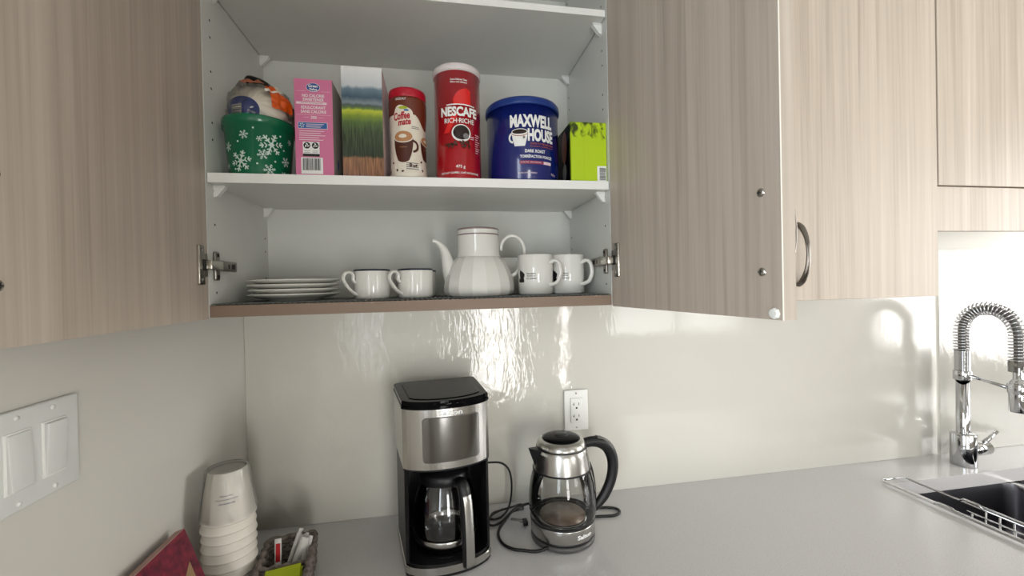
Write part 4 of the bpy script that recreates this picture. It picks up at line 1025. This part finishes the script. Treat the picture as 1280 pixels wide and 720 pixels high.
# ------------------------------------------------------------------ paper cups, basket, boxes at the left
def cups():
    cx, cy = .0612, -.237; n = 10; step = .0178
    prof = [(.0325, .094), (.0330, .0935), (.0395, .052), (.0450, .010), (.0462, .004), (.0470, .003), (.0476, .0012), (.0470, 0), (.0455, .0005), (.0445, .006), (.032, .090), (0, .090)]
    zb = [.0005+k*step for k in range(n)]
    base = props(MB().lathe(prof, 'foam', n=56).build('paper_cup', None, (cx, cy, zb[0])), 'upturned white foam cup standing on the worktop, lowest of its stack', 'cup', 'stacked white cups')
    lb = ['second upturned white cup from the bottom of the stack', 'third upturned white cup from the bottom of the stack', 'fourth upturned white cup from the bottom of the stack', 'fifth upturned white cup from the bottom of the stack', 'fifth upturned white cup from the top of the stack', 'fourth upturned white cup from the top of the stack', 'third upturned white cup from the top of the stack', 'second upturned white cup from the top of the stack', 'topmost upturned white cup of the stack, its whole side showing']
    for k in range(1, n):
        c = base.copy(); COL.objects.link(c); c.location = (cx+.0006*math.sin(k*2.1), cy, zb[k]+.0); c['label'] = lb[k-1]
    bag = MB(); top = zb[-1]
    rf = interp([(.047, 0), (.0455, .02), (.041, .052), (.036, .086), (.034, .094)])
    def f(u, v):
        a = 2*PI*u; z = .004+(.092)*min(1, v/.9)
        r = (rf(min(z, .094))+.0012)*(1-max(0, v-.9)*9.9)+.0016*noise.noise(Vector((math.cos(a)*3, math.sin(a)*3, z*12)))+.0012*abs(math.sin(a*3+z*30))
        return (cx+r*math.cos(a), cy+r*math.sin(a), top+z)
    bag.grid(90, 30, f, 'cup_bag'); bo = bag.build('plastic_sleeve')
    props(bo, 'thin creased clear sleeve pulled over the top cup of the stack', 'plastic bag')
    p = MB(); cm = lambda z: (lambda u, v: (lambda r, a: ((r+.0006)*math.cos(a), (r+.0006)*math.sin(a), z+v))(interp(sorted([(q[0], q[1]) for q in ((.0450, .010), (.0395, .052), (.0330, .0935))], key=lambda q: q[1]))(z+v), -PI/2+.35+u/.04))
    for k, s in enumerate(('Dispose after', 'single use please recycle', 'where facilities exist')): p.text(s, 0, 0, .0034, cm(.054-.0068*k), 'cup_print', .02, width=(.022, .036, .026)[k])
    bpy.context.view_layer.update()
    tp = [o for o in COL.objects if o.name.startswith('paper_cup') and o.get('label', '').startswith('topmost')][0]
    p.build('printed_text', tp)
cups()

def basket():
    ox, oy, rz = .2005, -.158, math.radians(8)
    t = thing('wicker_basket', 'small grey-brown woven basket with a divider, beside the stacked cups', 'basket', (ox, oy, .0005), rz)
    Wd, Ln, H = .094, .20, .068      # spans x -Wd..0, y -Ln..0
    m = MB(); rows = 8
    for k in range(rows):
        z = .006+k*(H-.010)/(rows-1); gr = .004*k/rows
        out = rrect(-Wd-gr+.004, gr-.004, -Ln-gr+.004, gr-.004, .012, 5)
        pts = []
        for i in range(len(out)):
            a, b = Vector(out[i]), Vector(out[(i+1) % len(out)]); n = max(1, int((b-a).length/.004))
            for q in range(n): pts.append(a+(b-a)*q/n)
        res = []
        for i, p in enumerate(pts):
            c = Vector((-Wd/2, -Ln/2)); d = p-c
            nrm = Vector((1 if d.x > 0 else -1, 0)) if abs(d.x)/Wd > abs(d.y)/Ln else Vector((0, 1 if d.y > 0 else -1))
            res.append((p.x+nrm.x*.0018*math.sin(i*1.1+k*PI), p.y+nrm.y*.0018*math.sin(i*1.1+k*PI), z+.0012*math.sin(i*.55+k)))
        m.tube(res, .0046 if k < rows-1 else .0058, 'basket', n=7, closed=True)
    m.box(-Wd+.002, -.002, -Ln+.002, -.002, 0, .004, 'basket'); m.build('woven_wall', t)
    d = MB()
    for k in range(7):
        z = .008+k*.0088
        d.tube([(-Wd+.004+i*(Wd-.008)/24, -.1+.0018*math.sin(i*1.1+k*PI), z+.001*math.sin(i)) for i in range(25)], .0045, 'basket', n=7)
    d.build('divider', t)
    R = Matrix.Translation((ox, oy, .0005)) @ Matrix.Rotation(rz, 4, 'Z')
    def at(x, y, z): return R @ Vector((x, y, z))
    # sticks and packets standing in the rear half
    def packet(name, label, x, y, w, h, lean, tw, m_, group, deco=None):
        q = MB(); q.grid(4, 10, lambda u, v: ((u-.5)*w, .0016*math.sin(PI*u)+.002*math.sin(v*3), h*v), m_)
        q.grid(4, 10, lambda u, v: ((u-.5)*w, -.0016*math.sin(PI*u)-.0002+.002*math.sin(v*3), h*v), m_)
        if deco: q.rect(-w*.32, w*.32, h*.48, h*.9, lambda u, v: (u, -.0026+.002*math.sin(v/h*3), v), deco, 2, 4); q.rect(-w*.25, w*.25, h*.06, h*.40, lambda u, v: (u, -.0026+.002*math.sin(v/h*3), v), deco, 2, 4)
        o = q.build(name); p = at(x, y, .0055); o.location = p; o.rotation_euler = (-.12, lean, rz+tw)
        props(o, label, 'packet', group)
    packet('sugar_stick', 'white sugar stick with red panels standing in the basket', -.066, -.062, .0125, .086, .02, .1, 'paper_white', None, 'packet_red')
    spec = [(-.058, -.047, .34, .100), (-.057, -.056, .46, .108), (-.050, -.068, .40, .103), (-.049, -.042, .30, .098), (-.041, -.055, .36, .096), (-.034, -.068, .26, .094), (-.031, -.045, .20, .096), (-.024, -.057, .22, .095), (-.018, -.069, .12, .092)]
    order = ['leftmost', 'second from the left', 'third from the left', 'fourth from the left', 'middle one', 'fourth from the right', 'third from the right', 'second from the right', 'rightmost']
    for i, (x, y, ln, h) in enumerate(spec):
        packet('sugar_packet', order[i]+' of the nine thin white sugar packets leaning in the basket', x, y, .0070+.002*(i % 3), h-.012, ln, .5*math.sin(i*1.7), 'paper_white', 'white sugar packets in the basket')
    for i in range(5):
        q = MB(); q.grid(8, 4, lambda u, v: ((u-.5)*.062, (v-.5)*.045, .0016*math.sin(PI*u)*math.sin(PI*v)), 'lime_packet'); q.grid(8, 4, lambda u, v: ((u-.5)*.062, (v-.5)*.045, -.0012*math.sin(PI*u)*math.sin(PI*v)-.0002), 'lime_packet')
        o = q.build('tea_packet'); o.location = at(-.044+.002*(i % 2), -.131-.001*i, .034+.0062*i); o.rotation_euler = (math.radians(22), math.radians(-3), rz+.05*(i % 3-1))
        props(o, ['lowest', 'second from bottom', 'middle', 'second from top', 'topmost'][i]+' of the lime green tea packets in the front half of the basket', 'packet', 'lime green tea packets')
basket()

def red_box():
    t = thing('tea_box', 'thin crimson patterned box leaning on the left wall beside the cups', 'box', (.092, -.322, .001))
    T = Matrix.Rotation(math.radians(-19), 4, 'Y')
    m = MB(); m.T = T; m.box(-.016, 0, -.150, 0, .006, .196, 'tea_red', .0006, 1, False)
    m.box(-.0158, -.0002, -.1498, -.0002, .1955, .1963, 'tea_side'); m.build('carton', t)
    p = MB(); p.T = T; p.grid(2, 2, lambda u, v: (.0004, -.02-.045*u, .06+.085*v-.03*u), 'tan'); p.build('tan_panel', t)
red_box()
def purple():
    m = MB()
    def f(u, v):
        a = 2*PI*u; p = -PI/2+PI*v; d = Vector((math.cos(p)*math.cos(a), math.cos(p)*math.sin(a), math.sin(p))); w = 1+.25*noise.noise(d*2.5)
        return (d.x*.018*w, d.y*.04*w, .05+d.z*.05*w)
    m.grid(30, 18, f, 'purple')
    o = m.build('purple_pouch', None, (.102, -.375, .006)); props(o, 'crumpled purple pouch standing against the crimson box', 'pouch')
purple()

# ------------------------------------------------------------------ tap
def faucet():
    FX, FY = 2.112, -.082
    t = thing('kitchen_faucet', 'chrome spring-neck pull-down tap behind the sink', 'faucet', (FX, FY, .0005))
    MB().lathe([(0, 0), (.031, 0), (.0315, .002), (.0315, .098), (.030, .101), (0, .101)], 'chrome', n=48).build('valve_body', t)
    MB().lathe([(.0165, .1), (.0165, .272), (0, .272)], 'chrome', n=40).build('riser', t)
    MB().lathe([(.0215, .270), (.0225, .272), (.0225, .298), (.0215, .30), (0, .30)], 'chrome', n=36).build('arm_collar', t)
    sl = MB().lathe([(.0185, .30), (.0185, .362), (.0, .362)], 'steel_dark', n=36)
    for k in range(18): sl.lathe([(.0185, .301+k*.0034), (.0197, .3027+k*.0034), (.0185, .3044+k*.0034)], 'chrome', n=30)
    sl.build('spring_sleeve', t)
    # arc path (goes out over the sink, towards the room)
    def path(s):
        # s in 0..1 : up, half circle, down
        L1, Rr, L2 = .062, .066, .075; tot = L1+PI*Rr+L2; d = s*tot
        if d < L1: return Vector((0, 0, .362+d)), Vector((0, 0, 1))
        if d < L1+PI*Rr:
            a = (d-L1)/Rr; return Vector((0, -Rr+Rr*math.cos(a), .362+L1+Rr*1.15*math.sin(a))), Vector((0, -math.sin(a), math.cos(a)))
        e = d-L1-PI*Rr; return Vector((0, -2*Rr, .362+L1-e)), Vector((0, 0, -1))
    MB().tube([path(k/60)[0] for k in range(61)], .0095, 'gray_plastic', n=12).build('hose', t)
    turns = 38; n = turns*14; pts = []
    for k in range(n+1):
        p, tg = path(k/n); a = 2*PI*turns*k/n; tg.normalize(); side_ = Vector((1, 0, 0)); nn = tg.cross(side_)
        pts.append(p+(side_*math.cos(a)+nn*math.sin(a))*.0185)
    MB().tube(pts, .0024, 'chrome', n=6).build('spring', t)
    ex = -.132
    hd = MB().lathe([(0, .205), (.0195, .205), (.0205, .207), (.0205, .288), (.0175, .293), (.0115, .300), (.0115, .335)], 'chrome', (0, ex, 0), n=36)
    hd.lathe([(.0205, .320), (.0205, .352), (.012, .356)], 'steel_dark', (0, ex, 0), n=36)
    hd.lathe([(.018, .1), (.0195, .102), (.0195, .203), (0, .203)], 'chrome', (0, ex, 0), n=36) if False else None
    hd.T = Matrix.Identity(4); o = hd.build('spray_head', t)
    MB().box(.016, .024, ex-.010, ex+.010, .262, .284, 'black_plastic', .002).build('spray_button', o)
    MB().tube([(0, -.018, .286), (0, ex+.012, .268)], .0052, 'chrome', n=12).lathe([(.0225, .258), (.0235, .262), (.0235, .284), (.022, .287), (.0205, .287)], 'chrome', (0, ex, 0), n=36).build('support_arm', t)
    lv = MB(); lv.tube([(.025, 0, .046), (.090, 0, .046)], .0215, 'chrome', n=28); lv.tube([(.078, 0, .060), (.105, 0, .074), (.135, 0, .094)], [.0068, .006, .0062], 'chrome', n=12)
    lv.build('side_lever', t)
faucet()

def rack():
    t = thing('dish_rack', 'chrome wire over-sink rack lying along the left edge of the sink', 'rack', (0, 0, 0))
    xl, xr, y0, y1, z = 1.742, 1.826, -.60, -.124, .0065
    m = MB(); r = .0028
    m.tube([(xl, y0, z), (xl, y1-.01, z), (xl+.01, y1, z), (xr-.01, y1, z), (xr, y1-.01, z), (xr, y0, z)], r, 'chrome', n=10)
    m.tube([(xl-.002, -.27, z+.005), (xl-.002, y0, z+.005)], r, 'chrome', n=10); m.tube([(xr+.002, -.275, z+.005), (xr+.002, y0, z+.005)], r, 'chrome', n=10)
    for x in (xl, xr):
        m.tube([(x, -.262, z), (x, -.27, z+.007), (x, -.30, z+.007), (x, -.31, z)], .0033, 'chrome', n=8)
    m.build('rail_frame', t)
    b = MB()
    for k in range(11):
        y = -.315-k*.027
        b.tube([(xl+.040, y, z), (xl+.042, y, -.045), (xl+.046, y, -.05), (xr-.006, y, -.05), (xr-.001, y, -.045), (xr, y, z)], .0018, 'chrome', n=7)
    for x in (xl+.040, xl+.05, xr-.012): b.tube([(x, -.305, -.048 if x > xl+.045 else z), (x, -.596, -.048 if x > xl+.045 else z)], .002, 'chrome', n=7)
    b.build('wire_basket', t)
rack()
